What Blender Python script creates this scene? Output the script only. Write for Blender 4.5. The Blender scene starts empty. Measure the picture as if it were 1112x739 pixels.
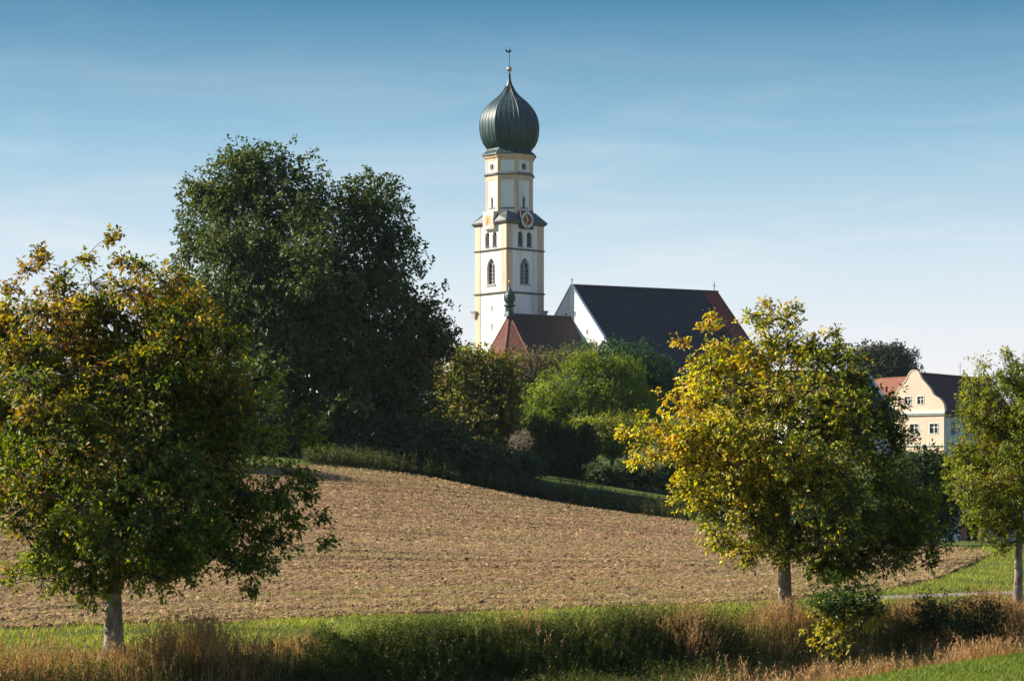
import bpy, bmesh, math
import numpy as np
from mathutils import Vector, Matrix
from mathutils.geometry import tessellate_polygon

# ------------------------------------------------------------------ camera, sky, sun, exposure
S = bpy.context.scene
COL = S.collection
F = 2616.0          # focal length in photo pixels (photo is 1112 wide)
CZ = 3.4            # camera height above the row of trees
HY = 545.0          # horizon row in the photo
cd = bpy.data.cameras.new('camera')
cd.sensor_width = 36.0
cd.lens = 36.0 * F / 1112.0
cd.shift_y = (HY - 369.5) / 1112.0
cd.clip_start = 0.5
cd.clip_end = 20000
cam = bpy.data.objects.new('camera', cd)
cam.location = (0, 0, CZ)
cam.rotation_euler = (math.radians(90), 0, 0)
COL.objects.link(cam)
S.camera = cam

SUN_AZ = math.radians(98)      # angle to the left of the direction from the scene to the camera
SUN_EL = math.radians(33)
to_sun = Vector((-math.sin(SUN_AZ) * math.cos(SUN_EL), -math.cos(SUN_AZ) * math.cos(SUN_EL), math.sin(SUN_EL)))
sl = bpy.data.lights.new('sun', 'SUN')
sl.energy = 5.0
sl.angle = math.radians(0.5)
sl.color = (1.0, 0.90, 0.74)
so = bpy.data.objects.new('sun', sl)
so.rotation_euler = to_sun.to_track_quat('Z', 'Y').to_euler()
so.location = (-60, 40, 80)
COL.objects.link(so)

W = bpy.data.worlds.new('World')
S.world = W
W.use_nodes = True
nt = W.node_tree
nt.nodes.clear()
def wn(t, **k):
    n = nt.nodes.new(t)
    for a, b in k.items(): setattr(n, a, b)
    return n
w_out = wn('ShaderNodeOutputWorld'); w_bg = wn('ShaderNodeBackground')
w_sky = wn('ShaderNodeTexSky', sky_type='NISHITA', sun_disc=False)
w_sky.sun_elevation = SUN_EL
w_sky.sun_rotation = math.atan2(to_sun.x, to_sun.y)
w_sky.air_density = 1.0; w_sky.dust_density = 0.6; w_sky.ozone_density = 2.0
w_tc = wn('ShaderNodeTexCoord')
w_sep = wn('ShaderNodeSeparateXYZ'); nt.links.new(w_tc.outputs['Generated'], w_sep.inputs[0])
# autumn air: pale milky horizon that turns quickly to a deep teal blue
w_ramp = wn('ShaderNodeValToRGB')
nt.links.new(w_sep.outputs['Z'], w_ramp.inputs[0])
cr = w_ramp.color_ramp
SKY_STOPS = [(0.0, (0.97, 0.93, 0.91)), (0.055, (0.91, 0.91, 0.93)), (0.10, (0.67, 0.81, 0.90)), (0.15, (0.325, 0.565, 0.75)), (0.205, (0.08, 0.27, 0.455)), (0.40, (0.11, 0.23, 0.46)), (1.0, (0.13, 0.24, 0.50))]
cr.elements[0].position = SKY_STOPS[0][0]; cr.elements[0].color = (*SKY_STOPS[0][1], 1)
cr.elements[1].position = SKY_STOPS[-1][0]; cr.elements[1].color = (*SKY_STOPS[-1][1], 1)
for p, c in SKY_STOPS[1:-1]:
    e = cr.elements.new(p); e.color = (*c, 1)
# thin cirrus veils
w_map = wn('ShaderNodeMapping'); w_map.inputs['Scale'].default_value = (7, 7, 46); w_map.inputs['Location'].default_value = (1.3, .4, 2.2); w_map.inputs['Rotation'].default_value = (0.03, 0.04, 0)
nt.links.new(w_tc.outputs['Generated'], w_map.inputs[0])
w_noi = wn('ShaderNodeTexNoise'); w_noi.inputs['Scale'].default_value = 1.0; w_noi.inputs['Detail'].default_value = 5; w_noi.inputs['Roughness'].default_value = 0.6; w_noi.inputs['Distortion'].default_value = 0.6
nt.links.new(w_map.outputs[0], w_noi.inputs['Vector'])
w_cr = wn('ShaderNodeMapRange'); w_cr.inputs[1].default_value = 0.47; w_cr.inputs[2].default_value = 0.72; w_cr.inputs[3].default_value = 0; w_cr.inputs[4].default_value = 0.38
nt.links.new(w_noi.outputs[0], w_cr.inputs[0])
w_mask = wn('ShaderNodeMapRange'); w_mask.inputs[1].default_value = 0.19; w_mask.inputs[2].default_value = 0.10; w_mask.inputs[3].default_value = 0.1; w_mask.inputs[4].default_value = 1
nt.links.new(w_sep.outputs['Z'], w_mask.inputs[0])
w_mul = wn('ShaderNodeMath', operation='MULTIPLY'); nt.links.new(w_cr.outputs[0], w_mul.inputs[0]); nt.links.new(w_mask.outputs[0], w_mul.inputs[1])
w_mix = wn('ShaderNodeMix', data_type='RGBA'); w_mix.inputs[7].default_value = (0.95, 0.93, 0.95, 1)
nt.links.new(w_mul.outputs[0], w_mix.inputs[0]); nt.links.new(w_ramp.outputs[0], w_mix.inputs[6])
# Nishita carries the light level and its direction, the ramp grades its hue by elevation
w_bw = wn('ShaderNodeRGBToBW'); nt.links.new(w_sky.outputs[0], w_bw.inputs[0])
w_lift = wn('ShaderNodeMapRange'); w_lift.inputs[1].default_value = 0; w_lift.inputs[2].default_value = 20; w_lift.inputs[3].default_value = 5.6; w_lift.inputs[4].default_value = 9.5
nt.links.new(w_bw.outputs[0], w_lift.inputs[0])
w_tint = wn('ShaderNodeMix', data_type='RGBA', blend_type='MULTIPLY'); w_tint.inputs[0].default_value = 1.0
nt.links.new(w_lift.outputs[0], w_tint.inputs[6]); nt.links.new(w_mix.outputs[2], w_tint.inputs[7])
nt.links.new(w_tint.outputs[2], w_bg.inputs[0])
w_bg.inputs[1].default_value = 0.074
nt.links.new(w_bg.outputs[0], w_out.inputs[0])

S.view_settings.view_transform = 'Standard'
S.view_settings.look = 'None'
S.view_settings.exposure = 1.05
S.view_settings.gamma = 1.0
HAZE = 0.000045
S.render.engine = 'CYCLES'
S.cycles.max_bounces = 6; S.cycles.transparent_max_bounces = 4
S.cycles.use_denoising = True; S.cycles.denoiser = 'OPENIMAGEDENOISE'; S.cycles.denoising_input_passes = 'RGB_ALBEDO_NORMAL'

# ------------------------------------------------------------------ helpers
def Zp(py, Y): return CZ + (HY - py) * Y / F
def Xp(px, Y): return (px - 556.0) * Y / F
def P(px, py, Y): return Vector((Xp(px, Y), Y, Zp(py, Y)))

def tag(o, label=None, cat=None, group=None, kind=None):
    if label: o['label'] = label
    if cat: o['category'] = cat
    if group: o['group'] = group
    if kind: o['kind'] = kind
    return o

def thing(name, label, cat, loc=(0, 0, 0), rz=0.0, group=None):
    o = bpy.data.objects.new(name, None)
    o.empty_display_size = 0.5
    o.location = loc; o.rotation_euler = (0, 0, rz)
    COL.objects.link(o)
    return tag(o, label, cat, group)

def link(name, me, m, parent=None, label=None):
    o = bpy.data.objects.new(name, me)
    if m is not None:
        for mm in (m if isinstance(m, (list, tuple)) else [m]): me.materials.append(mm)
    COL.objects.link(o)
    if parent is not None: o.parent = parent
    if label: o['label'] = label
    return o

def np_mesh(name, V, faces_flat, counts, col=None, smooth=False):
    me = bpy.data.meshes.new(name)
    V = np.asarray(V, np.float32); ff = np.asarray(faces_flat, np.int32).ravel(); ct = np.asarray(counts, np.int32)
    me.vertices.add(len(V)); me.vertices.foreach_set('co', V.ravel())
    me.loops.add(len(ff)); me.loops.foreach_set('vertex_index', ff)
    me.polygons.add(len(ct))
    st = np.zeros(len(ct), np.int32); st[1:] = np.cumsum(ct)[:-1]
    me.polygons.foreach_set('loop_start', st)
    if smooth: me.polygons.foreach_set('use_smooth', np.ones(len(ct), bool))
    if col is not None:
        a = me.attributes.new('col', 'FLOAT_COLOR', 'POINT')
        c4 = np.ones((len(V), 4), np.float32); c4[:, :3] = col
        a.data.foreach_set('color', c4.ravel())
    me.update(calc_edges=True)
    return me

class MB:
    """collects solids, links them as one mesh"""
    def __init__(s): s.bm = bmesh.new()
    def poly_prism(s, pts, z0, z1, M=None):
        # pts: 2D outline, extruded from z0 to z1 along local z
        b = s.bm
        lo = [b.verts.new((p[0], p[1], z0)) for p in pts]; hi = [b.verts.new((p[0], p[1], z1)) for p in pts]
        n = len(pts); fs = [b.faces.new(lo[::-1]), b.faces.new(hi)]
        for i in range(n): fs.append(b.faces.new((lo[i], lo[(i + 1) % n], hi[(i + 1) % n], hi[i])))
        if M is not None: bmesh.ops.transform(b, matrix=M, verts=lo + hi)
        return lo + hi
    def box(s, a, c, M=None):
        return s.poly_prism([(a[0], a[1]), (c[0], a[1]), (c[0], c[1]), (a[0], c[1])], a[2], c[2], M)
    def loft(s, rings, cap=True):
        b = s.bm; R = [[b.verts.new(p) for p in r] for r in rings]
        n = len(R[0])
        for a, c in zip(R[:-1], R[1:]):
            for i in range(n): b.faces.new((a[i], a[(i + 1) % n], c[(i + 1) % n], c[i]))
        if cap: b.faces.new(R[0][::-1]); b.faces.new(R[-1])
    def tube(s, pts, r, n=6):
        rings = []
        pts = [Vector(p) for p in pts]
        rr = r if isinstance(r, (list, tuple)) else [r] * len(pts)
        for i, p in enumerate(pts):
            t = (pts[min(i + 1, len(pts) - 1)] - pts[max(i - 1, 0)]).normalized()
            u = t.orthogonal().normalized() if abs(t.z) < 0.9 else Vector((1, 0, 0))
            u = (u - t * u.dot(t)).normalized(); v = t.cross(u)
            rings.append([p + u * (rr[i] * math.cos(2 * math.pi * k / n)) + v * (rr[i] * math.sin(2 * math.pi * k / n)) for k in range(n)])
        s.loft(rings)
    def ball(s, c, r, seg=14):
        g = bmesh.ops.create_uvsphere(s.bm, u_segments=seg, v_segments=max(8, seg // 2), radius=r)
        bmesh.ops.translate(s.bm, verts=g['verts'], vec=c)
    def wall(s, outer, holes, M, depth):
        """flat wall (local x right, z up, facing -y) with openings and reveals running back by depth"""
        b = s.bm
        loops = [[Vector((p[0], 0, p[1])) for p in l] for l in [outer] + holes]
        flat = [p for l in loops for p in l]
        vs = [b.verts.new(M @ p) for p in flat]
        for t in tessellate_polygon(loops):
            try: f = b.faces.new([vs[i] for i in t])
            except ValueError: pass
        k = len(loops[0])
        for l in loops[1:]:
            fr = vs[k:k + len(l)]; k += len(l)
            bk = [b.verts.new(M @ (p + Vector((0, depth, 0)))) for p in l]
            for i in range(len(l)):
                j = (i + 1) % len(l)
                b.faces.new((fr[i], fr[j], bk[j], bk[i]))
    def done(s, name, m, parent=None, label=None, smooth=False):
        bmesh.ops.recalc_face_normals(s.bm, faces=s.bm.faces[:])
        me = bpy.data.meshes.new(name); s.bm.to_mesh(me); s.bm.free()
        if smooth:
            for p in me.polygons: p.use_smooth = True
        return link(name, me, m, parent, label)

# ------------------------------------------------------------------ materials
def mat(name):
    m = bpy.data.materials.new(name); m.use_nodes = True
    t = m.node_tree; b = t.nodes['Principled BSDF']
    def N(ty, **k):
        n = t.nodes.new(ty)
        for a, c in k.items():
            if a == 'ins':
                for q, v in c.items(): n.inputs[q].default_value = v
            else: setattr(n, a, c)
        return n
    return m, t, b, N, t.links.new

def rampnode(N, stops):
    r = N('ShaderNodeValToRGB'); e = r.color_ramp.elements
    e[0].position, e[0].color = stops[0][0], (*stops[0][1], 1)
    e[1].position, e[1].color = stops[-1][0], (*stops[-1][1], 1)
    for p, c in stops[1:-1]:
        x = e.new(p); x.color = (*c, 1)
    return r

def noise_mat(name, stops, scale=1.0, stretch=(1, 1, 1), detail=6, rough=0.85, bump=0.0, bscale=None, bdist=0.05, spec=0.3, metal=0.0, rotz=0):
    m, t, b, N, L = mat(name)
    tc = N('ShaderNodeTexCoord'); mp = N('ShaderNodeMapping'); mp.inputs['Scale'].default_value = stretch; mp.inputs['Rotation'].default_value = (0, 0, rotz)
    L(tc.outputs['Object'], mp.inputs[0])
    n = N('ShaderNodeTexNoise', ins={'Scale': scale, 'Detail': detail, 'Roughness': 0.6}); L(mp.outputs[0], n.inputs['Vector'])
    r = rampnode(N, stops); L(n.outputs[0], r.inputs[0]); L(r.outputs[0], b.inputs['Base Color'])
    b.inputs['Roughness'].default_value = rough; b.inputs['Specular IOR Level'].default_value = spec; b.inputs['Metallic'].default_value = metal
    if bump:
        n2 = N('ShaderNodeTexNoise', ins={'Scale': bscale or scale * 6, 'Detail': 5}); L(mp.outputs[0], n2.inputs['Vector'])
        bp = N('ShaderNodeBump', ins={'Strength': bump, 'Distance': bdist}); L(n2.outputs[0], bp.inputs['Height']); L(bp.outputs[0], b.inputs['Normal'])
    return m

def leaf_mat(name, trans=0.42, rough=0.5, spec=0.35, tsat=1.2):
    m, t, b, N, L = mat(name)
    a = N('ShaderNodeAttribute', attribute_name='col')
    L(a.outputs['Color'], b.inputs['Base Color'])
    b.inputs['Roughness'].default_value = rough; b.inputs['Specular IOR Level'].default_value = spec
    tr = N('ShaderNodeBsdfTranslucent')
    hs = N('ShaderNodeHueSaturation', ins={'Saturation': tsat, 'Value': 1.55}); L(a.outputs['Color'], hs.inputs['Color']); L(hs.outputs[0], tr.inputs[0])
    mx = N('ShaderNodeMixShader', ins={0: trans}); L(b.outputs[0], mx.inputs[1]); L(tr.outputs[0], mx.inputs[2])
    L(mx.outputs[0], t.nodes['Material Output'].inputs[0])
    return m

def tile_mat(name, c1, c2, c3, patch, row=0.34, bump=0.5):
    """courses of roof tiles: local x along the ridge, local z up the slope, with weathering patches"""
    m, t, b, N, L = mat(name)
    tc = N('ShaderNodeTexCoord'); sx = N('ShaderNodeSeparateXYZ'); L(tc.outputs['Object'], sx.inputs[0])
    cb = N('ShaderNodeCombineXYZ'); L(sx.outputs[0], cb.inputs[0]); L(sx.outputs[2], cb.inputs[1])
    br = N('ShaderNodeTexBrick', ins={'Scale': 1.0, 'Mortar Size': 0.02, 'Brick Width': 0.24, 'Row Height': row, 'Bias': 0.0,
           'Color1': (*c1, 1), 'Color2': (*c2, 1), 'Mortar': (c1[0] * .45, c1[1] * .45, c1[2] * .45, 1)})
    L(cb.outputs[0], br.inputs['Vector'])
    n = N('ShaderNodeTexNoise', ins={'Scale': 0.35, 'Detail': 7, 'Roughness': 0.65}); L(tc.outputs['Object'], n.inputs['Vector'])
    mr = N('ShaderNodeMapRange', ins={1: 0.42, 2: 0.68, 3: 0.0, 4: patch}); L(n.outputs[0], mr.inputs[0])
    mx = N('ShaderNodeMix', data_type='RGBA'); mx.inputs[7].default_value = (*c3, 1)
    L(mr.outputs[0], mx.inputs[0]); L(br.outputs[0], mx.inputs[6])
    n3 = N('ShaderNodeTexNoise', ins={'Scale': 3.0, 'Detail': 3}); L(tc.outputs['Object'], n3.inputs['Vector'])
    mr3 = N('ShaderNodeMapRange', ins={1: 0.3, 2: 0.7, 3: 0.65, 4: 1.3}); L(n3.outputs[0], mr3.inputs[0])
    mu = N('ShaderNodeMix', data_type='RGBA', blend_type='MULTIPLY'); mu.inputs[0].default_value = 1
    L(mx.outputs[2], mu.inputs[6]); L(mr3.outputs[0], mu.inputs[7])
    L(mu.outputs[2], b.inputs['Base Color'])
    b.inputs['Roughness'].default_value = 0.85; b.inputs['Specular IOR Level'].default_value = 0.2
    bp = N('ShaderNodeBump', ins={'Strength': bump, 'Distance': 0.04}); L(br.outputs['Fac'], bp.inputs['Height']); bp.invert = True; L(bp.outputs[0], b.inputs['Normal'])
    return m

M_white = noise_mat('lime_plaster', [(0.28, (0.52, 0.50, 0.48)), (0.45, (0.74, 0.73, 0.72)), (0.6, (0.82, 0.81, 0.80)), (0.75, (0.85, 0.84, 0.83))], 0.8, (1, 1, .12), 8, 0.9, 0.15, 4)
M_ochre = noise_mat('ochre_plaster', [(0.3, (0.50, 0.35, 0.25)), (0.5, (0.68, 0.49, 0.355)), (0.75, (0.74, 0.56, 0.42))], 0.9, (1, 1, .14), 8, 0.9, 0.15, 4)
M_cream = noise_mat('cream_plaster', [(0.3, (0.66, 0.49, 0.36)), (0.6, (0.74, 0.58, 0.45)), (0.8, (0.78, 0.63, 0.50))], 0.4, (1, 1, .4), 8, 0.9, 0.12, 4)
M_lead = noise_mat('lead_sheet', [(0.35, (0.10, 0.12, 0.13)), (0.7, (0.20, 0.23, 0.25))], 1.2, (1, 1, .4), 5, 0.45, 0.1, 6, spec=0.5)
M_leaddark = noise_mat('old_lead_roof', [(0.35, (0.045, 0.055, 0.06)), (0.7, (0.10, 0.115, 0.12))], 1.2, (1, 1, .4), 5, 0.45, 0.1, 6, spec=0.5)
M_darkstone = noise_mat('weathered_cornice', [(0.35, (0.10, 0.09, 0.085)), (0.7, (0.20, 0.18, 0.16))], 2.0, rough=0.8)
M_pane = noise_mat('dark_leaded_glass', [(0.4, (0.012, 0.016, 0.02)), (0.7, (0.03, 0.036, 0.042))], 3.0, rough=0.18, spec=0.6)
M_stone = noise_mat('pale_stone', [(0.35, (0.36, 0.34, 0.31)), (0.7, (0.52, 0.50, 0.46))], 2.5, rough=0.85)
M_louvre = noise_mat('grey_wood', [(0.35, (0.16, 0.155, 0.15)), (0.7, (0.26, 0.25, 0.24))], 3.0, (1, 1, 6), rough=0.8)
M_gold = noise_mat('gilding', [(0.35, (0.62, 0.38, 0.10)), (0.7, (0.75, 0.50, 0.16))], 4, rough=0.35, metal=0.7)
M_ball = noise_mat('worn_gilded_copper', [(0.35, (0.45, 0.30, 0.20)), (0.7, (0.62, 0.46, 0.33))], 4, rough=0.3, metal=0.8)
M_iron = noise_mat('dark_iron', [(0.35, (0.03, 0.035, 0.04)), (0.7, (0.06, 0.065, 0.07))], 6, rough=0.6)
M_clockred = noise_mat('clock_red', [(0.35, (0.14, 0.045, 0.035)), (0.7, (0.22, 0.075, 0.05))], 2.0, rough=0.6)
M_clockplate = noise_mat('clock_plate', [(0.35, (0.055, 0.03, 0.03)), (0.7, (0.09, 0.05, 0.045))], 2.0, rough=0.6)
M_clockplate_lit = noise_mat('clock_plate_lit', [(0.35, (0.74, 0.60, 0.48)), (0.7, (0.80, 0.68, 0.55))], 2.0, rough=0.7)  # plate of the left clock, sunlight put into its colour
M_clockdial_lit = noise_mat('clock_dial_lit', [(0.35, (0.60, 0.33, 0.17)), (0.7, (0.68, 0.42, 0.24))], 2.0, rough=0.7)  # dial and marks of that clock, lightened in colour for the sun
M_ring = noise_mat('clock_ring', [(0.35, (0.62, 0.62, 0.62)), (0.7, (0.74, 0.74, 0.74))], 2.0, rough=0.6)
M_tile_dark = tile_mat('old_dark_tiles', (0.046, 0.047, 0.053), (0.062, 0.058, 0.06), (0.030, 0.033, 0.036), 0.8)
M_tile_red = tile_mat('new_red_tiles', (0.27, 0.065, 0.05), (0.22, 0.055, 0.042), (0.17, 0.055, 0.045), 0.4)
M_tile_choir_shade = tile_mat('choir_tiles_shade', (0.085, 0.046, 0.036), (0.068, 0.04, 0.034), (0.05, 0.048, 0.036), 0.8)  # the apse's red tiles again, slope shade put into the browner colour
M_tile_apse = tile_mat('apse_tiles', (0.17, 0.062, 0.044), (0.13, 0.052, 0.04), (0.095, 0.055, 0.044), 0.6)
M_tile_plum = tile_mat('plum_tiles', (0.10, 0.045, 0.045), (0.13, 0.055, 0.05), (0.08, 0.045, 0.045), 0.6)
M_tile_orange = tile_mat('orange_tiles', (0.30, 0.125, 0.08), (0.25, 0.105, 0.07), (0.22, 0.115, 0.085), 0.5)
M_tile_slate = tile_mat('slate_tiles', (0.075, 0.072, 0.085), (0.10, 0.09, 0.10), (0.07, 0.065, 0.07), 0.6)
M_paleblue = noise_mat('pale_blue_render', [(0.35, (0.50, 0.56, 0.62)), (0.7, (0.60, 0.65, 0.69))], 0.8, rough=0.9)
M_wood = noise_mat('dark_boards', [(0.35, (0.03, 0.02, 0.016)), (0.7, (0.055, 0.036, 0.028))], 2.0, (4, 4, .5), rough=0.85)
M_redpost = noise_mat('brick_red', [(0.35, (0.28, 0.11, 0.08)), (0.7, (0.36, 0.15, 0.11))], 5, rough=0.9)

def copper_mat():
    m, t, b, N, L = mat('verdigris_copper')
    tc = N('ShaderNodeTexCoord'); mp = N('ShaderNodeMapping'); mp.inputs['Scale'].default_value = (2.2, 2.2, 0.22); L(tc.outputs['Object'], mp.inputs[0])
    n = N('ShaderNodeTexNoise', ins={'Scale': 1.0, 'Detail': 7, 'Roughness': 0.62}); L(mp.outputs[0], n.inputs['Vector'])
    r = rampnode(N, [(0.3, (0.008, 0.026, 0.031)), (0.48, (0.016, 0.050, 0.053)), (0.62, (0.042, 0.095, 0.095)), (0.78, (0.14, 0.21, 0.195))]); L(n.outputs[0], r.inputs[0])
    n2 = N('ShaderNodeTexNoise', ins={'Scale': 0.5, 'Detail': 4}); L(tc.outputs['Object'], n2.inputs['Vector'])
    mr = N('ShaderNodeMapRange', ins={1: 0.4, 2: 0.7, 3: 0, 4: 0.5}); L(n2.outputs[0], mr.inputs[0])
    mx = N('ShaderNodeMix', data_type='RGBA'); mx.inputs[7].default_value = (0.026, 0.03, 0.03, 1); L(mr.outputs[0], mx.inputs[0]); L(r.outputs[0], mx.inputs[6])
    L(mx.outputs[2], b.inputs['Base Color'])
    b.inputs['Roughness'].default_value = 0.5; b.inputs['Metallic'].default_value = 0.15; b.inputs['Specular IOR Level'].default_value = 0.5
    return m
M_copper = copper_mat()

def bark_mat(name, c1, c2, c3):
    m, t, b, N, L = mat(name)
    tc = N('ShaderNodeTexCoord'); mp = N('ShaderNodeMapping'); mp.inputs['Scale'].default_value = (5, 5, 1.6); L(tc.outputs['Object'], mp.inputs[0])
    n = N('ShaderNodeTexNoise', ins={'Scale': 1.0, 'Detail': 8, 'Roughness': 0.65}); L(mp.outputs[0], n.inputs['Vector'])
    r = rampnode(N, [(0.32, c1), (0.5, c2), (0.72, c3)]); L(n.outputs[0], r.inputs[0]); L(r.outputs[0], b.inputs['Base Color'])
    b.inputs['Roughness'].default_value = 0.9; b.inputs['Specular IOR Level'].default_value = 0.15
    bp = N('ShaderNodeBump', ins={'Strength': 0.8, 'Distance': 0.03}); L(n.outputs[0], bp.inputs['Height']); L(bp.outputs[0], b.inputs['Normal'])
    return m
M_bark_pale = bark_mat('pale_grey_bark', (0.07, 0.055, 0.042), (0.24, 0.20, 0.16), (0.50, 0.45, 0.38))
M_bark_dark = bark_mat('dark_bark', (0.03, 0.024, 0.018), (0.06, 0.05, 0.04), (0.11, 0.095, 0.075))
M_leaf = leaf_mat('leaves')
M_leaf_dull = leaf_mat('dull_leaves', 0.28, 0.55, 0.3, 1.1)
M_grass = leaf_mat('grass_blades', 0.35, 0.6, 0.2, 1.1)
M_straw = leaf_mat('dry_stalks', 0.30, 0.8, 0.1, 1.05)

# ------------------------------------------------------------------ terrain
CTRL = []
def cp(px, py, Y): CTRL.append((Xp(px, Y), Y, Zp(py, Y)))
TREE_ROW = [(-8.44, 51.0, 0.14), (7.58, 67.0, 0.14), (15.95, 76.0, 0.14)]
CTRL += TREE_ROW
CTRL += [(-40, 0, 1.7), (0, 0, 1.75), (40, 0, 1.7), (-40, 25, 0.7), (0, 25, 0.8), (40, 25, 0.7), (9, 50, 0.0), (14, 58, 0.0), (0, 44, -0.05), (-12, 44, -.05), (30, 60, 0.0), (40, 85, .3), (-40, 40, .2), (-60, 60, 1.0), (60, 100, .8)]
FB = [(-260, None, 0), (0, 685, 0), (340, 671, 0), (560, 664, 0), (780, 656, 0), (900, 649, 0), (960, 642, 0), (1020, 628, 95), (1055, 613, 108), (1072, 604, 122)]
FB = [(px, py, (Y or 75.0 / (1 - .854 * (px - 556) / F))) for px, py, Y in FB]
FT = [(-260, 532, 130), (0, 518, 150), (200, 508, 165), (340, 505, 175), (450, 515, 180), (560, 538, 180), (660, 555, 178), (770, 569, 172), (900, 585, 155), (1000, 593, 140), (1050, 598, 132), (1072, 602, 127)]
for px, py, Y in FB:
    if py: cp(px, py, Y)
for px, py, Y in FT: cp(px, py, Y)
for c in [(500, 600, 105), (200, 590, 95), (350, 560, 128), (600, 590, 128), (800, 600, 125), (1112, 592, 130), (1112, 625, 98), (1180, 590, 130), (1230, 620, 105),
          (600, 521, 200), (500, 500, 215), (340, 480, 215), (100, 480, 215), (-260, 480, 215), (750, 534, 212), (900, 562, 215), (1112, 574, 220), (1300, 574, 220),
          (-100, 440, 330), (300, 440, 330), (700, 440, 330), (1000, 492, 330), (1300, 500, 330), (553, 430, 400), (700, 440, 410), (200, 430, 400), (1000, 470, 430), (1300, 470, 430), (-300, 430, 430)]: cp(*c)
CT = np.array(CTRL)
def _U(r2): return 0.5 * r2 * np.log(r2 + 1e-9)
_n = len(CT); _A = np.zeros((_n + 3, _n + 3)); _sc = 1 / 100.0
_q = CT[:, :2] * _sc
_A[:_n, :_n] = _U(((_q[:, None] - _q[None]) ** 2).sum(-1)) + np.eye(_n) * 2e-3
_A[:_n, _n] = 1; _A[:_n, _n + 1:] = _q; _A[_n, :_n] = 1; _A[_n + 1:, :_n] = _q.T
_w = np.linalg.solve(_A, np.concatenate([CT[:, 2], [0, 0, 0]]))
def sstep(a, b, x):
    t = np.clip((x - a) / (b - a), 0, 1); return t * t * (3 - 2 * t)
def row_s(x, y): return (y - x - 59.45) / 1.4142       # signed distance behind the row of trees
def H(x, y):
    x = np.asarray(x, float); y = np.asarray(y, float); sh = x.shape
    X = x.ravel(); Y = y.ravel(); out = np.empty(len(X))
    for i in range(0, len(X), 20000):
        q = np.stack([X[i:i + 20000], Y[i:i + 20000]], 1) * _sc
        out[i:i + 20000] = _U(((q[:, None] - _q[None]) ** 2).sum(-1)) @ _w[:_n] + _w[_n] + q @ _w[_n + 1:]
    s = row_s(X, Y)
    sf = -13.8 + (X - 6) * .385
    out -= 1.45 * (1 - sstep(-3.4, -1.1, s)) * sstep(sf - .6, np.minimum(sf + 4.5, -4.2), s) * sstep(15, 34, Y) * (1 - sstep(85, 105, Y))
    d = np.maximum(np.maximum(Y - 430, -Y - 20), np.maximum(np.abs(X) - 0.26 * np.clip(Y, 100, 430) - 10, 0))
    far = np.where(Y > 250, 19.0, np.where(Y > 100, 19.0 * sstep(100, 260, Y) * .6, 1.0))
    w = sstep(0, 140, d)
    out = out * (1 - w) + far * w
    return out.reshape(sh)
def h1(x, y): return float(H(np.array([x]), np.array([y]))[0])

def grid_mesh(name, gx, gy, zoff=0.0):
    X, Y = np.meshgrid(gx, gy); Z = H(X, Y) + zoff
    V = np.stack([X.ravel(), Y.ravel(), Z.ravel()], 1)
    nx, ny = len(gx), len(gy)
    i = (np.arange(ny - 1)[:, None] * nx + np.arange(nx - 1)[None]).ravel()
    Fc = np.stack([i, i + 1, i + nx + 1, i + nx], 1)
    return np_mesh(name, V, Fc, np.full(len(Fc), 4), smooth=True)
gx = np.concatenate([-np.geomspace(3000, 130, 14), np.arange(-120, -45, 4), np.arange(-45, 45, .8), np.arange(45, 121, 4), np.geomspace(130, 3000, 14)])
gy = np.concatenate([-np.geomspace(1500, 70, 6), np.arange(-60, 36, 6), np.arange(36, 110, .7), np.arange(110, 240, 2), np.arange(240, 460, 8), np.geomspace(470, 4000, 16)])

def ground_mat():
    m, t, b, N, L = mat('meadow_ground')
    tc = N('ShaderNodeTexCoord')
    n = N('ShaderNodeTexNoise', ins={'Scale': 0.5, 'Detail': 9, 'Roughness': 0.65}); L(tc.outputs['Object'], n.inputs['Vector'])
    r = rampnode(N, [(0.32, (0.045, 0.065, 0.016)), (0.5, (0.075, 0.105, 0.022)), (0.62, (0.12, 0.13, 0.035)), (0.75, (0.16, 0.13, 0.06))]); L(n.outputs[0], r.inputs[0])
    L(r.outputs[0], b.inputs['Base Color']); b.inputs['Roughness'].default_value = 0.95; b.inputs['Specular IOR Level'].default_value = 0.1
    n2 = N('ShaderNodeTexNoise', ins={'Scale': 12, 'Detail': 4}); L(tc.outputs['Object'], n2.inputs['Vector'])
    bp = N('ShaderNodeBump', ins={'Strength': 0.8, 'Distance': 0.08}); L(n2.outputs[0], bp.inputs['Height']); L(bp.outputs[0], b.inputs['Normal'])
    return m
g = link('ground', grid_mesh('ground', gx, gy), ground_mat()); tag(g, kind='structure')

def patch(x, y, sc, seed):   # smooth 0..1 noise
    r = np.random.default_rng(seed); out = np.zeros(len(x))
    for k in range(6):
        a = r.uniform(0, 2 * math.pi); f = sc * r.uniform(.6, 2.0); out += np.sin(f * (x * math.cos(a) + y * math.sin(a)) + r.uniform(0, 6.28))
    return .5 + out / 7.0
def ridge(x, y):
    pr = (y - .854 * x) / 1.315; ar = (x + .854 * y) / 1.315
    w = pr + .25 * np.sin(ar * .11) + .12 * np.sin(ar * .43)
    return (.045 * np.sin(w * 2 * math.pi / 1.55) + .03 * np.sin(w * 2 * math.pi / 3.1 + 1)) * (.55 + .45 * np.sin(ar * .07 + pr * .3))
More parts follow.
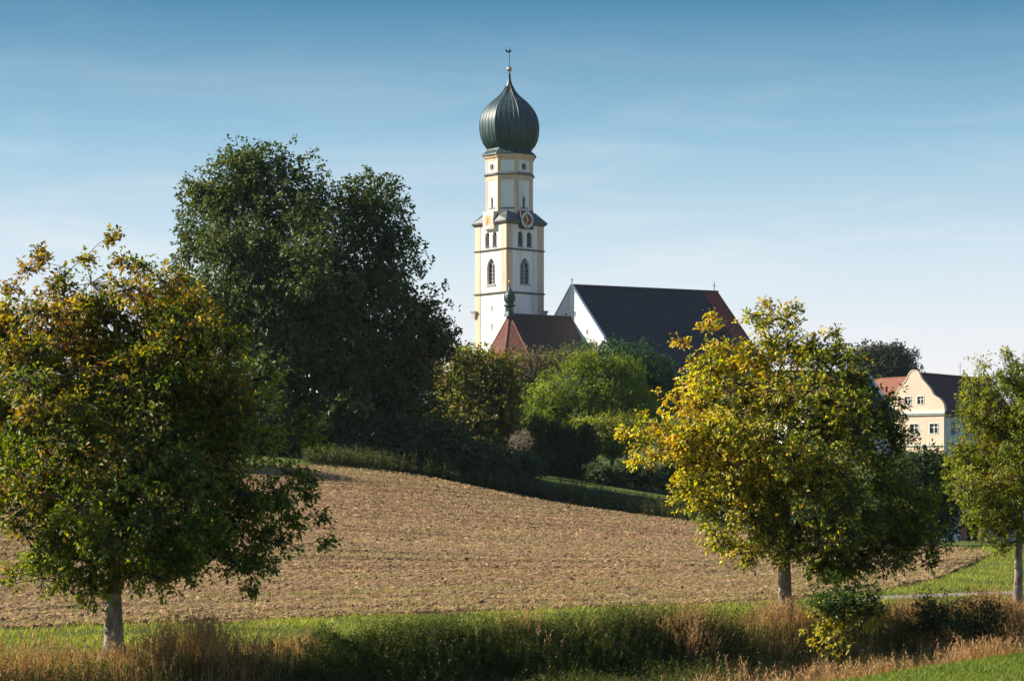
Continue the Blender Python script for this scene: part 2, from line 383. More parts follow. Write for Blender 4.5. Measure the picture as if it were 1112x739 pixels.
# ploughed field: its own sheet on the ground
fbx = np.array([p[0] for p in FB], float); fby = np.array([p[2] for p in FB]); ftx = np.array([p[0] for p in FT], float); fty = np.array([p[2] for p in FT], float)
def fB(px): return np.interp(px, fbx, fby)
def fT(px): return np.interp(px, ftx, fty)
rng = np.random.default_rng(11)
uu = np.linspace(-260, 1072, 620); vv = np.linspace(0, 1, 480) ** 1.2
PXg, Vg = np.meshgrid(uu, vv)
wob = 0.5 * np.sin(PXg * .021) + .35 * np.sin(PXg * .067 + 1) + .25 * np.sin(PXg * .19)
Yg = fB(PXg) + wob * (1 - Vg) + (fT(PXg) - fB(PXg)) * Vg
Xg = (PXg - 556) / F * Yg
Zg = H(Xg, Yg)
prow = (Yg - .854 * Xg) / 1.315
edge = np.minimum(1, np.minimum(Vg * 30, (1 - Vg) * 30))
Zg = Zg + 0.012 + edge * (0.09 + ridge(Xg, Yg) + rng.uniform(-.025, .025, Zg.shape))
i = (np.arange(479)[:, None] * 620 + np.arange(619)[None]).ravel()
Fc = np.stack([i, i + 1, i + 621, i + 620], 1)
def field_mat():
    m, t, b, N, L = mat('ploughed_soil')
    tc = N('ShaderNodeTexCoord')
    mp = N('ShaderNodeMapping'); mp.inputs['Rotation'].default_value = (0, 0, -math.atan(.854)); L(tc.outputs['Object'], mp.inputs[0])
    mp2 = N('ShaderNodeMapping'); mp2.inputs['Scale'].default_value = (.05, .55, 1); L(mp.outputs[0], mp2.inputs[0])
    n1 = N('ShaderNodeTexNoise', ins={'Scale': 1.0, 'Detail': 6, 'Roughness': .6}); L(mp2.outputs[0], n1.inputs['Vector'])
    n2 = N('ShaderNodeTexNoise', ins={'Scale': 3.2, 'Detail': 8, 'Roughness': .7}); L(tc.outputs['Object'], n2.inputs['Vector'])
    r2 = rampnode(N, [(0.34, (0.06, 0.034, 0.02)), (0.47, (0.17, 0.10, 0.056)), (0.58, (0.30, 0.185, 0.105)), (0.72, (0.46, 0.31, 0.18))]); L(n2.outputs[0], r2.inputs[0])
    r1 = rampnode(N, [(0.33, (0.60, 0.55, 0.52)), (0.47, (0.90, 0.86, 0.82)), (0.56, (1.05, 1.02, 0.94)), (0.68, (1.30, 1.24, 1.08))]); L(n1.outputs[0], r1.inputs[0])
    mu = N('ShaderNodeMix', data_type='RGBA', blend_type='MULTIPLY'); mu.inputs[0].default_value = 1; L(r2.outputs[0], mu.inputs[6]); L(r1.outputs[0], mu.inputs[7])
    # green volunteer shoots in bands
    mp3 = N('ShaderNodeMapping'); mp3.inputs['Scale'].default_value = (.035, .33, 1); mp3.inputs['Location'].default_value = (3, 7, 0); L(mp.outputs[0], mp3.inputs[0])
    n3 = N('ShaderNodeTexNoise', ins={'Scale': 1.0, 'Detail': 5, 'Roughness': .65}); L(mp3.outputs[0], n3.inputs['Vector'])
    m3 = N('ShaderNodeMapRange', ins={1: .5, 2: .66, 3: 0, 4: .7}); L(n3.outputs[0], m3.inputs[0])
    mg = N('ShaderNodeMix', data_type='RGBA'); mg.inputs[7].default_value = (.17, .17, .06, 1); L(m3.outputs[0], mg.inputs[0]); L(mu.outputs[2], mg.inputs[6])
    L(mg.outputs[2], b.inputs['Base Color']); b.inputs['Roughness'].default_value = .95; b.inputs['Specular IOR Level'].default_value = .08
    n4 = N('ShaderNodeTexNoise', ins={'Scale': 6, 'Detail': 6}); L(tc.outputs['Object'], n4.inputs['Vector'])
    bp = N('ShaderNodeBump', ins={'Strength': 1, 'Distance': .12}); L(n4.outputs[0], bp.inputs['Height']); L(bp.outputs[0], b.inputs['Normal'])
    return m
M_field = field_mat()
fo = link('field', np_mesh('field', np.stack([Xg.ravel(), Yg.ravel(), Zg.ravel()], 1), Fc, np.full(len(Fc), 4)), M_field); tag(fo, kind='structure')

# clods and straw lying on the field
def field_points(n, pw=1.0):
    px = rng.uniform(-200, 1072, n * 3); b = fB(px); t = fT(px)
    y = np.sqrt(rng.uniform(55.0 ** 2, 181.0 ** 2, n * 3)) if pw == 1 else 55 * (181 / 55) ** rng.uniform(0, 1, n * 3)
    ok = (y > b + .3) & (y < t - .3)
    px, y = px[ok][:n], y[ok][:n]
    return (px - 556) / F * y, y
def unit(v): return v / (np.linalg.norm(v, axis=-1, keepdims=True) + 1e-9)
def green_band(x, y):
    pr = (y - .854 * x) / 1.315; px = 556 + F * x / y
    g = .95 * np.exp(-np.maximum(pr - 57.3, 0) / 1.6) + .6 * np.exp(-((pr - 61.5) / .5) ** 2) + .75 * np.exp(-((pr - 64.3 - .4 * np.sin(x * .3)) / .55) ** 2) + .5 * np.exp(-((pr - 69) / .6) ** 2)
    g += .5 * np.exp(-((pr - 75) / .8) ** 2) + .35 * np.exp(-((pr - 84) / 1.4) ** 2) + .4 * np.exp(-((pr - 97) / 1.5) ** 2) + .65 * np.exp(-((y - fT(px) + 4) / 5) ** 2)
    g += .6 * np.exp(-((fT(px) - y - 13) / 2.2) ** 2)
    return np.clip(g * np.clip(.15 + 1.25 * patch(x, y, .22, 77), 0, 1.2), 0, 1)
x, y = field_points(240000, 0)
keep = rng.uniform(0, 1, len(x)) > .75 * green_band(x, y); x, y = x[keep], y[keep]; n = len(x)
r = rng.uniform(.018, .05, n) * rng.choice([1, 1, 1.2, 1.9], n) * (.8 + y / 260)
ang = rng.uniform(0, 2 * math.pi, (n, 1)) + np.array([[0, 2.1, 4.2]]) + rng.uniform(-.5, .5, (n, 3))
rr = r[:, None] * rng.uniform(.5, 1.6, (n, 3)); z = H(x, y) + .085 + ridge(x, y)
V = np.zeros((n, 4, 3)); el = rng.uniform(1.0, 2.6, (n, 1)); ca_, sa_ = rr * np.cos(ang) * el, rr * np.sin(ang)
V[:, :3, 0] = x[:, None] + .76 * ca_ - .65 * sa_; V[:, :3, 1] = y[:, None] + .65 * ca_ + .76 * sa_; V[:, :3, 2] = z[:, None] - .02
V[:, 3] = np.stack([x + rng.uniform(-.8, .8, n) * r, y + rng.uniform(-.8, .8, n) * r, z + r * rng.uniform(.45, 1.15, n)], 1)
Fc = (np.arange(n)[:, None, None] * 4 + np.array([[[0, 1, 3], [1, 2, 3], [2, 0, 3]]])).reshape(-1)
prc = (y - .854 * x) / 1.315; arc = (x + .854 * y) / 1.315
band = .5 + .3 * np.sin(prc * .9 + 1.2 * np.sin(arc * .05)) * np.sin(prc * .37 + 2 + np.sin(arc * .08)) + .28 * np.sin(prc * 2.1 + .5 * np.sin(arc * .09)) + .2 * (patch(x, y, .8, 31) - .5)
soil = np.array([[.235, .142, .074], [.12, .07, .038], [.35, .23, .125], [.28, .175, .09]])[rng.integers(0, 4, n)] * rng.uniform(.75, 1.2, (n, 1)) * (.62 + .62 * np.clip(band, 0, 1.2))[:, None]
def attr_mat(name, rough=.95):
    m, t, b, N, L = mat(name)
    a = N('ShaderNodeAttribute', attribute_name='col'); nn = N('ShaderNodeTexNoise', ins={'Scale': 20.0, 'Detail': 3}); tc = N('ShaderNodeTexCoord'); L(tc.outputs['Object'], nn.inputs['Vector'])
    mr = N('ShaderNodeMapRange', ins={1: .3, 2: .7, 3: .8, 4: 1.2}); L(nn.outputs[0], mr.inputs[0])
    mu = N('ShaderNodeMix', data_type='RGBA', blend_type='MULTIPLY'); mu.inputs[0].default_value = 1; L(a.outputs['Color'], mu.inputs[6]); L(mr.outputs[0], mu.inputs[7])
    L(mu.outputs[2], b.inputs['Base Color']); b.inputs['Roughness'].default_value = rough; b.inputs['Specular IOR Level'].default_value = .1
    return m
M_clod = attr_mat('soil_clod')
o = link('soil_clods', np_mesh('soil_clods', V.reshape(-1, 3), Fc, np.full(n * 3, 3), np.repeat(soil, 4, 0)), M_clod)
tag(o, 'brown soil clods strewn over the ploughed field', kind='stuff')

def blades(pos, hgt, wid, lean, col, az=None, rnd=None, tipdrop=0.0):
    """tapered bent strips, one quad and one tip triangle each"""
    rnd = rnd or rng; n = len(pos)
    az = rnd.uniform(0, 2 * math.pi, n) if az is None else az
    wd = np.stack([np.cos(az), np.sin(az), np.zeros(n)], 1) * (wid * .5)[:, None]
    la = rnd.uniform(0, 2 * math.pi, n)
    ld = np.stack([np.cos(la), np.sin(la), np.zeros(n)], 1) * (lean * hgt)[:, None]
    up = np.zeros((n, 3)); up[:, 2] = hgt
    V = np.zeros((n, 5, 3))
    V[:, 0] = pos - wd; V[:, 1] = pos + wd
    mid = pos + up * .55 + ld * .35
    V[:, 2] = mid + wd * .8; V[:, 3] = mid - wd * .8
    V[:, 4] = pos + up * (1 - tipdrop) + ld
    b = (np.arange(n) * 5)[:, None]
    Fq = np.concatenate([b + np.array([[0, 1, 2, 3]]), b + np.array([[3, 2, 4]])], 1).reshape(-1)
    ct = np.tile([4, 3], n)
    return V.reshape(-1, 3), Fq, ct, np.repeat(col, 5, 0)
def mix_cols(cols, n, jit=.2, p=None):
    c = np.array(cols)[rng.choice(len(cols), n, p=p)]
    return c * rng.uniform(1 - jit, 1 + jit, (n, 1)) * rng.uniform(.93, 1.07, (n, 3))

x, y = field_points(110000, 0); n = len(x)
az = .707 + rng.normal(0, .55, n); ln = rng.uniform(.06, .22, n)
d = np.stack([np.cos(az), np.sin(az), rng.uniform(-.05, .35, n)], 1) * ln[:, None]
wv = np.stack([-np.sin(az), np.cos(az), np.full(n, .6)], 1) * rng.uniform(.006, .014, (n, 1))
p0 = np.stack([x, y, H(x, y) + .105 + ridge(x, y) + rng.uniform(0, .04, n)], 1)
V = np.stack([p0 - wv, p0 + wv, p0 + d + wv, p0 + d - wv], 1).reshape(-1, 3)
o = link('straw_litter', np_mesh('straw_litter', V, np.arange(n * 4), np.full(n, 4), np.repeat(mix_cols([(.44, .315, .165), (.50, .38, .215), (.34, .23, .11)], n), 4, 0)), M_straw)
tag(o, 'pale straw and stubble bits lying on the ploughed field', kind='stuff')

x, y = field_points(190000, 0)
pr = (y - .854 * x) / 1.315
keep = rng.uniform(0, 1, len(x)) < .04 + green_band(x, y); x, y = x[keep], y[keep]; n = len(x)
v, f, c, k = blades(np.stack([x, y, H(x, y) + .08 + ridge(x, y)], 1), rng.uniform(.07, .18, n), rng.uniform(.018, .04, n), rng.uniform(.2, 1.0, n), mix_cols([(.16, .21, .035), (.26, .27, .06), (.36, .31, .10), (.42, .34, .16)], n, .25))
o = link('green_shoots', np_mesh('green_shoots', v, f, c, k), M_grass); tag(o, 'green shoots coming up in bands on the ploughed field', kind='stuff')

# gravel path on the right, behind the trees
pc = np.array([(11.2, 82.3), (13, 83.4), (17.1, 84.9), (24, 87.5), (34, 92.5), (52, 104)])
tt = np.linspace(0, 5, 60); cx = np.interp(tt, range(6), pc[:, 0]); cy = np.interp(tt, range(6), pc[:, 1])
tx = np.gradient(cx); ty = np.gradient(cy); l = np.hypot(tx, ty); nxp, nyp = -ty / l, tx / l
wd = np.linspace(-.9, .9, 7)
X = cx[:, None] + nxp[:, None] * wd; Y = cy[:, None] + nyp[:, None] * wd; Z = H(X, Y) + .02
i = (np.arange(59)[:, None] * 7 + np.arange(6)[None]).ravel()
M_path = noise_mat('pale_gravel', [(.35, (.17, .155, .13)), (.7, (.26, .24, .20))], 3, bump=.5, bscale=25)
o = link('path', np_mesh('path', np.stack([X.ravel(), Y.ravel(), Z.ravel()], 1), np.stack([i, i + 1, i + 8, i + 7], 1), np.full(len(i), 4), smooth=True), M_path); tag(o, kind='structure')

# ------------------------------------------------------------------ buildings
def arch(cx, z0, w, h, pointed=True, n=7):
    """outline of an arched opening, base centre (cx, z0)"""
    r = w / 2; pts = [(cx - r, z0), (cx + r, z0)]
    if pointed:
        zs = z0 + h - w * .87
        for k in range(n): a = k / (n - 1) * math.radians(60); pts.append((cx - r + w * math.cos(a), zs + w * math.sin(a)))
        for k in range(1, n): a = math.radians(60) - k / (n - 1) * math.radians(60); pts.append((cx + r - w * math.cos(a), zs + w * math.sin(a)))
    else:
        zs = z0 + h - r
        for k in range(2 * n - 1): a = k / (2 * n - 2) * math.pi; pts.append((cx + r * math.cos(a), zs + r * math.sin(a)))
    return pts
def rect(x0, z0, x1, z1): return [(x0, z0), (x1, z0), (x1, z1), (x0, z1)]
def circ(cx, cz, rx, rz, n=20): return [(cx + rx * math.cos(2 * math.pi * k / n), cz + rz * math.sin(2 * math.pi * k / n)) for k in range(n)]
def face_M(ang, ap):   # wall plane facing direction: local -y rotated by ang, at distance ap
    return Matrix.Rotation(ang, 4, 'Z') @ Matrix.Translation((0, -ap, 0))
def inset(M, d): return M @ Matrix.Translation((0, d, 0))
def flat(mb, pts, M, y0, y1):     # prism of a facade outline between depths y0..y1 (negative = proud)
    mb.poly_prism(pts, -y1, -y0, M @ Matrix(((1, 0, 0, 0), (0, 0, -1, 0), (0, 1, 0, 0), (0, 0, 0, 1))))

def poly(ap, n, rot=0.0):
    R = ap / math.cos(math.pi / n)
    return [(R * math.sin(rot + math.pi / n + 2 * math.pi * k / n), -R * math.cos(rot + math.pi / n + 2 * math.pi * k / n)) for k in range(n)]

def corner_strip(mb, ap, n, k, w, z0, z1, proud=.07, rot=0.0):
    """pilaster folded round corner k of a regular polygon, both sides w wide"""
    A = poly(ap - .02, n, rot); B = poly(ap + proud, n, rot)
    def along(Pl, i, j, d):
        a = Vector(Pl[i]); c = Vector(Pl[j]); return tuple(a + (c - a).normalized() * d)
    kp, kn = (k - 1) % n, (k + 1) % n
    pts = [along(B, k, kp, w), B[k], along(B, k, kn, w), along(A, k, kn, w - .0), A[k], along(A, k, kp, w)]
    mb.poly_prism(pts, z0, z1)

def church_tower():
    Y = 393.0; k = Y / F
    zf = lambda py: CZ + (HY - py) * k
    cx = Xp(553.2, Y); zb = h1(cx, Y) - .5
    t = thing('church_tower', 'tall white and ochre church tower with green copper onion dome and clocks', 'church tower', (cx, Y, zb), math.radians(40))
    z = lambda py: zf(py) - zb
    ap = 3.92; oap = 3.70
    R90 = math.pi / 2
    z_e = z(244.0)
    # square shaft: four walls with real openings
    win_spec = []
    for q in range(4):
        ang = q * R90; M = face_M(ang, ap)
        holes = []; wins = []
        for du in (-.93, .93):
            a = arch(du, z(269.6), 1.12, z(253.8) - z(269.6), False); holes.append(a); wins.append(('twin', a, du))
        a = arch(0, z(310.0), 2.05, z(281.5) - z(310.0), True); holes.append(a); wins.append(('gothic', a, 0))
        if q in (1, 3):
            for py in (337, 356.5):
                a = rect(-.22 + .3, z(py + 3.3), .22 + .3, z(py - 3.3)); holes.append(a); wins.append(('slit', a, 0))
        mb = MB(); mb.wall(rect(-ap, 0, ap, z_e), holes, M, .55)
        wl = mb.done('wall', M_white, t)
        for kind, a, du in wins:
            mb = MB(); flat(mb, a, inset(M, 0), .5, .6)
            w = mb.done('window', M_pane, t)
            xs = [p[0] for p in a]; zs = [p[1] for p in a]
            if kind == 'gothic':
                mb = MB()
                flat(mb, rect(-.06, zs[0], .06, z(288)), M, .36, .5)
                for sx in (-.5, .5):
                    for j in range(8):
                        a0 = math.radians(180 - 22.5 * j); a1 = math.radians(180 - 22.5 * (j + 1))
                        c = (sx, z(289.5)); r0, r1 = .40, .50
                        flat(mb, [(c[0] + r0 * math.cos(a0), c[1] + r0 * math.sin(a0)), (c[0] + r1 * math.cos(a0), c[1] + r1 * math.sin(a0)), (c[0] + r1 * math.cos(a1), c[1] + r1 * math.sin(a1)), (c[0] + r0 * math.cos(a1), c[1] + r0 * math.sin(a1))], M, .38, .5)
                pts = circ(0, z(285.6), .42, .42, 16); inn = circ(0, z(285.6), .30, .30, 16)
                for j in range(16):
                    j2 = (j + 1) % 16
                    flat(mb, [pts[j], pts[j2], inn[j2], inn[j]], M, .37, .5)
                for j in range(1, 5): flat(mb, rect(-1.0, zs[0] + j * .62, 1.0, zs[0] + j * .62 + .04), M, .42, .49)
                mb.done('tracery', M_stone, w)
                mb = MB(); flat(mb, rect(-1.2, zs[0] - .28, 1.2, zs[0] - .02), M, -.16, .3); mb.done('sill', M_stone, w)
            elif kind == 'twin':
                mb = MB()
                for j in range(7): mb.box((du - .56, .22, zs[0] + .1 + j * .26), (du + .56, .46, zs[0] + .16 + j * .26), M)
                mb.done('louvre', M_louvre, w)
                mb = MB(); flat(mb, rect(du - .62, zs[0] - .16, du + .62, zs[0] - .015), M, -.1, .3); mb.done('sill', M_lead, w)
    # ochre pilasters folded round the corners, one per storey
    for kk in range(4):
        for (pa, pb) in ((272.3, 245.2), (319.0, 274.6)):
            mb = MB(); corner_strip(mb, ap, 4, kk, 1.32, z(pa), z(pb)); mb.done('pilaster', M_ochre, t)
        mb = MB()
        if kk != 3: corner_strip(mb, ap, 4, kk, 1.32, 0, z(321.0))
        if kk != 3: mb.done('pilaster', M_ochre, t)
        else: mb.bm.free()
    for py, e, h in ((273.4, .18, .26), (320.0, .2, .28)):
        mb = MB(); A = poly(ap + .04, 4); B = poly(ap + e + .08, 4)
        zz = z(py)
        mb.loft([[(*p, zz - h * .5) for p in A], [(*p, zz - .03) for p in B], [(*p, zz + .08) for p in B], [(*p, zz + h * .7) for p in A]])
        mb.done('cornice', M_darkstone, t)
    # eaves and the little broach roof that turns the square into an octagon
    E = poly(4.06, 4); E2 = poly(4.36, 4)
    mb = MB(); mb.loft([[(*p, z(246.6)) for p in E], [(*p, z(244.6)) for p in E2], [(*p, z(243.2)) for p in E2]]); mb.done('eaves_cornice', M_darkstone, t)
    mb = MB()
    sq = poly(4.42, 4); oc = poly(oap + .03, 8, -math.pi / 8 + math.pi / 8)
    zt, zb2, zc = z(235.0), z(243.0), z(231.3)
    b = mb.bm
    sv = [b.verts.new((*p, zb2)) for p in sq]
    sv0 = [b.verts.new((*p, zb2 - .12)) for p in sq]
    ov = [b.verts.new((*p, zt)) for p in oc]
    ang = lambda p: math.atan2(p[1], p[0])
    for q in range(4):
        p0 = Vector(sq[q]); p1 = Vector(sq[(q + 1) % 4])
        def near(P_, excl=()):
            return sorted(range(8), key=lambda i: (Vector(oc[i]) - P_).length)
        m_ = (p0 + p1) / 2
        f2 = sorted(range(8), key=lambda i: (Vector(oc[i]) - m_).length)[:2]
        f2.sort(key=lambda i: (Vector(oc[i]) - p0).length)
        b.faces.new((sv[q], sv[(q + 1) % 4], ov[f2[1]], ov[f2[0]]))
        c2 = sorted(range(8), key=lambda i: (Vector(oc[i]) - p0).length)[:2]
        apx = b.verts.new((*(Vector((0, 0)).lerp(p0, .66)), zc))
        b.faces.new((sv[q], ov[c2[0]], apx)); b.faces.new((sv[q], apx, ov[c2[1]]))
        b.faces.new((sv0[q], sv0[(q + 1) % 4], sv[(q + 1) % 4], sv[q]))
    b.faces.new(sv0)
    mb.done('broach_roof', M_leaddark, t)
    # clocks on all four sides
    for q in range(4):
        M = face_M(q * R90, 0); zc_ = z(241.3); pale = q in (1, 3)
        pale = q == 3  # same clock, painted lighter on the sunlit side
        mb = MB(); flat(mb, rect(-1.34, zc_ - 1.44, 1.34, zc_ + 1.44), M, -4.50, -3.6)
        c = mb.done('clock', M_clockplate_lit if pale else M_clockplate, t, 'clock with sunlight put into its pale colours' if pale else None)
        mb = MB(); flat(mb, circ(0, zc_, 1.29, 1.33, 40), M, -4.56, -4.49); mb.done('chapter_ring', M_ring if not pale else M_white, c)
        mb = MB(); flat(mb, circ(0, zc_, .84, .87, 32), M, -4.59, -4.55); mb.done('dial', M_clockdial_lit if pale else M_clockred, c)
        for j in range(12):
            a = j * math.pi / 6
            T = M @ Matrix.Translation((0, 0, zc_)) @ Matrix.Rotation(a, 4, 'Y')
            hw_ = .045 if j % 3 else .085
            mb = MB(); mb.box((-hw_, -4.585, .93), (hw_, -4.555, 1.24), T); mb.done('hour_mark', M_iron if not pale else M_clockdial_lit, c)
        for nm, L_, w_, a in (('hour_hand', .85, .13, math.radians(-28)), ('minute_hand', 1.2, .09, math.radians(205))):
            T = M @ Matrix.Translation((0, 0, zc_)) @ Matrix.Rotation(a, 4, 'Y')
            mb = MB(); yy = 4.62 if nm == 'hour_hand' else 4.65
            flat(mb, [(-w_ * .5, -.25), (w_ * .5, -.25), (w_ * .9, L_ * .6), (0, L_), (-w_ * .9, L_ * .6)], T, -yy, -yy + .02)
            mb.done(nm, M_gold, c)
    # octagon
    z0 = z(246); z1 = z(171.0)
    fw = oap * math.tan(math.pi / 8)      # half face width
    for q in range(8):
        M = face_M(q * math.pi / 4, oap); card = q % 2 == 0
        holes = []; wins = []
        if card:
            a = circ(0, z(183.6), .42, .5); holes.append(a); wins.append(('oculus', a))
            a = arch(0, z(227.5), .62, z(215.5) - z(227.5), True, 5); holes.append(a); wins.append(('lancet', a))
        mb = MB(); mb.wall(rect(-fw, z0, fw, z1), holes, M, .4); mb.done('wall', M_white, t)
        for kind, a in wins:
            mb = MB(); flat(mb, a, M, .35, .45); w = mb.done('window', M_pane, t)
            if kind == 'lancet':
                zs = min(p[1] for p in a); mb = MB()
                for j in range(4): flat(mb, rect(-.28, zs + .25 + j * .36, .28, zs + .31 + j * .36), M, .25, .34)
                flat(mb, rect(-.03, zs, .03, zs + 1.5), M, .26, .345); mb.done('lattice', M_louvre, w)
                mb = MB(); flat(mb, rect(-.75, zs - .22, .75, zs - .02), M, -.12, .2); mb.done('sill', M_lead, w)
            else:
                mb = MB(); A = circ(0, z(183.6), .56, .64); B = circ(0, z(183.6), .43, .51)
                for j in range(20): j2 = (j + 1) % 20; flat(mb, [A[j], A[j2], B[j2], B[j]], M, -.05, .02)
                mb.done('window_frame', M_stone, w)
        for pa, pb in ((198.2, 189.2), (177.0, 172.4)):
            mb = MB(); flat(mb, rect(-fw + .42, z(pa), fw - .42, z(pb)), M, -.055, .02); mb.done('ochre_band', M_ochre, t)
        if not card:
            mb = MB(); flat(mb, rect(-fw + .43, z(229.6), fw - .43, z(228.0)), M, -.13, .02); mb.done('panel_sill', M_lead, t)
        mb = MB()
        corner_strip(mb, oap, 8, q, .42, z0, z(192.6), .06)
        mb.done('pilaster', M_ochre, t)
        mb = MB(); corner_strip(mb, oap, 8, q, .42, z(190.8), z(172.4), .06); mb.done('pilaster', M_ochre, t)
    mb = MB(); A = poly(oap + .04, 8); B = poly(oap + .34, 8)
    mb.loft([[(*p, z(192.9)) for p in A], [(*p, z(191.9)) for p in B], [(*p, z(191.2)) for p in B], [(*p, z(189.6)) for p in A]]); mb.done('ledge', M_lead, t)
    A = poly(oap + .05, 8); B = poly(oap + .40, 8); C_ = poly(oap + .25, 8)
    mb = MB(); mb.loft([[(*p, z(175.0)) for p in A], [(*p, z(173.6)) for p in C_], [(*p, z(173.2)) for p in C_], [(*p, z(171.5)) for p in B], [(*p, z(170.6)) for p in B]]); mb.done('cornice', M_ochre, t)
    # onion dome: eight facets with standing seams
    prof = [(170.4, 29.2), (169.2, 28.6), (167.0, 26.2), (165.0, 24.3), (163.4, 23.6), (162.2, 24.2), (160, 26), (156.5, 28.4), (152.5, 30.2), (148, 31.4), (143, 32.1), (138, 32.3), (133, 31.9), (128, 30.7), (123.5, 28.8), (119, 26.0), (114.8, 22.6), (111, 18.8), (107.6, 14.8), (104.6, 11.4), (101, 8.2), (97.5, 5.8), (94, 4.0), (90, 2.6), (86, 1.7), (79, 1.2)]
    # densify with a smooth spline
    pr = np.array(prof); s = np.linspace(0, len(pr) - 1, 90)
    def cr_(v, s):
        i = np.clip(s.astype(int), 0, len(v) - 2); f = s - i
        g = lambda j: v[np.clip(j, 0, len(v) - 1)]
        p0, p1, p2, p3 = g(i - 1), g(i), g(i + 1), g(i + 2)
        return .5 * (2 * p1 + (p2 - p0) * f + (2 * p0 - 5 * p1 + 4 * p2 - p3) * f ** 2 + (3 * p1 - p0 - 3 * p2 + p3) * f ** 3)
    py = cr_(pr[:, 0], s); pw = cr_(pr[:, 1], s) * k / .954
    mb = MB(); b = mb.bm; nsub = 5
    rows = []
    for a_, w_ in zip(py, pw):
        vs = []
        for q in range(8):
            a0 = math.pi / 8 + q * math.pi / 4; a1 = a0 + math.pi / 4
            P0 = Vector((w_ * math.sin(a0), -w_ * math.cos(a0))); P1 = Vector((w_ * math.sin(a1), -w_ * math.cos(a1)))
            for j in range(nsub):
                pt = P0.lerp(P1, j / nsub)
                pt = pt * (1 + .018 * math.sin(math.pi * j / nsub))
                vs.append(b.verts.new((*pt, z(a_))))
        rows.append(vs)
    n_ = len(rows[0])
    for r0, r1 in zip(rows[:-1], rows[1:]):
        for i in range(n_): b.faces.new((r0[i], r0[(i + 1) % n_], r1[(i + 1) % n_], r1[i]))
    b.faces.new(rows[0][::-1])
    # standing seams
    for i in range(n_):
        pa = []
        for a_, w_, r in zip(py, pw, rows):
            p = r[i].co.copy(); rad = Vector((p.x, p.y, 0)); 
            if rad.length < .55: break
            rad.normalize(); tn = Vector((-rad.y, rad.x, 0))
            pa.append((p - rad * .02, rad, tn))
        prev = None
        for p, rad, tn in pa:
            hw, hh = (.035, .075)
            cur = [b.verts.new(p - tn * hw), b.verts.new(p + rad * hh), b.verts.new(p + tn * hw)]
            if prev:
                b.faces.new((prev[0], prev[1], cur[1], cur[0])); b.faces.new((prev[1], prev[2], cur[2], cur[1]))
            prev = cur
    dm = mb.done('onion_dome', M_copper, t)
    mb = MB(); mb.ball((0, 0, z(75.2)), .44, 20); mb.done('spire_ball', M_ball, t, smooth=True)
    mb = MB(); mb.tube([(0, 0, z(78)), (0, 0, z(51.5))], .055, 6); mb.done('spire_rod', M_iron, t)
    # weathercock: thin metal bird silhouette
    mb = MB(); zc_ = z(55.6)
    Mv = Matrix.Translation((0, 0, 0)) @ Matrix.Rotation(math.radians(-40), 4, 'Z')
    flat(mb, [(-.62, zc_ - .05), (-.35, zc_ - .22), (.02, zc_ - .28), (.25, zc_ - .12), (.34, zc_ + .02), (.24, zc_ + .22), (.08, zc_ + .16), (-.1, zc_ + .02), (-.34, zc_ + .06), (-.5, zc_ + .3), (-.68, zc_ + .26)], Mv, -.04, .04)
    mb.done('weathercock', M_iron, t)
    # small carved corbels on the lower shaft corners
    for kk in (0, 2):
        pass
    for sx in (-1, 1):
        mb = MB(); c = Vector(poly(ap + .05, 4)[0 if sx > 0 else 2])
        zz = z(339.5)
        A = .42
        mb.loft([[(c.x + dx * .3, c.y + dy * .3, zz - .9) for dx, dy in ((-1, -1), (1, -1), (1, 1), (-1, 1))], [(c.x + dx * .42, c.y + dy * .42, zz - .1) for dx, dy in ((-1, -1), (1, -1), (1, 1), (-1, 1))], [(c.x + dx * .6, c.y + dy * .6, zz + .25) for dx, dy in ((-1, -1), (1, -1), (1, 1), (-1, 1))]])
        mb.done('corbel', M_stone, t)
    return t
church_tower()

def slab(mb, pts, th):
    """roof slab: planar polygon thickened downwards"""
    P_ = [Vector(p) for p in pts]; n = (P_[1] - P_[0]).cross(P_[2] - P_[0]).normalized()
    if n.z < 0: n = -n
    b = mb.bm
    top = [b.verts.new(p) for p in P_]; bot = [b.verts.new(p - n * th) for p in P_]
    b.faces.new(top); b.faces.new(bot[::-1])
    for i in range(len(P_)): b.faces.new((top[i], top[(i + 1) % len(P_)], bot[(i + 1) % len(P_)], bot[i]))

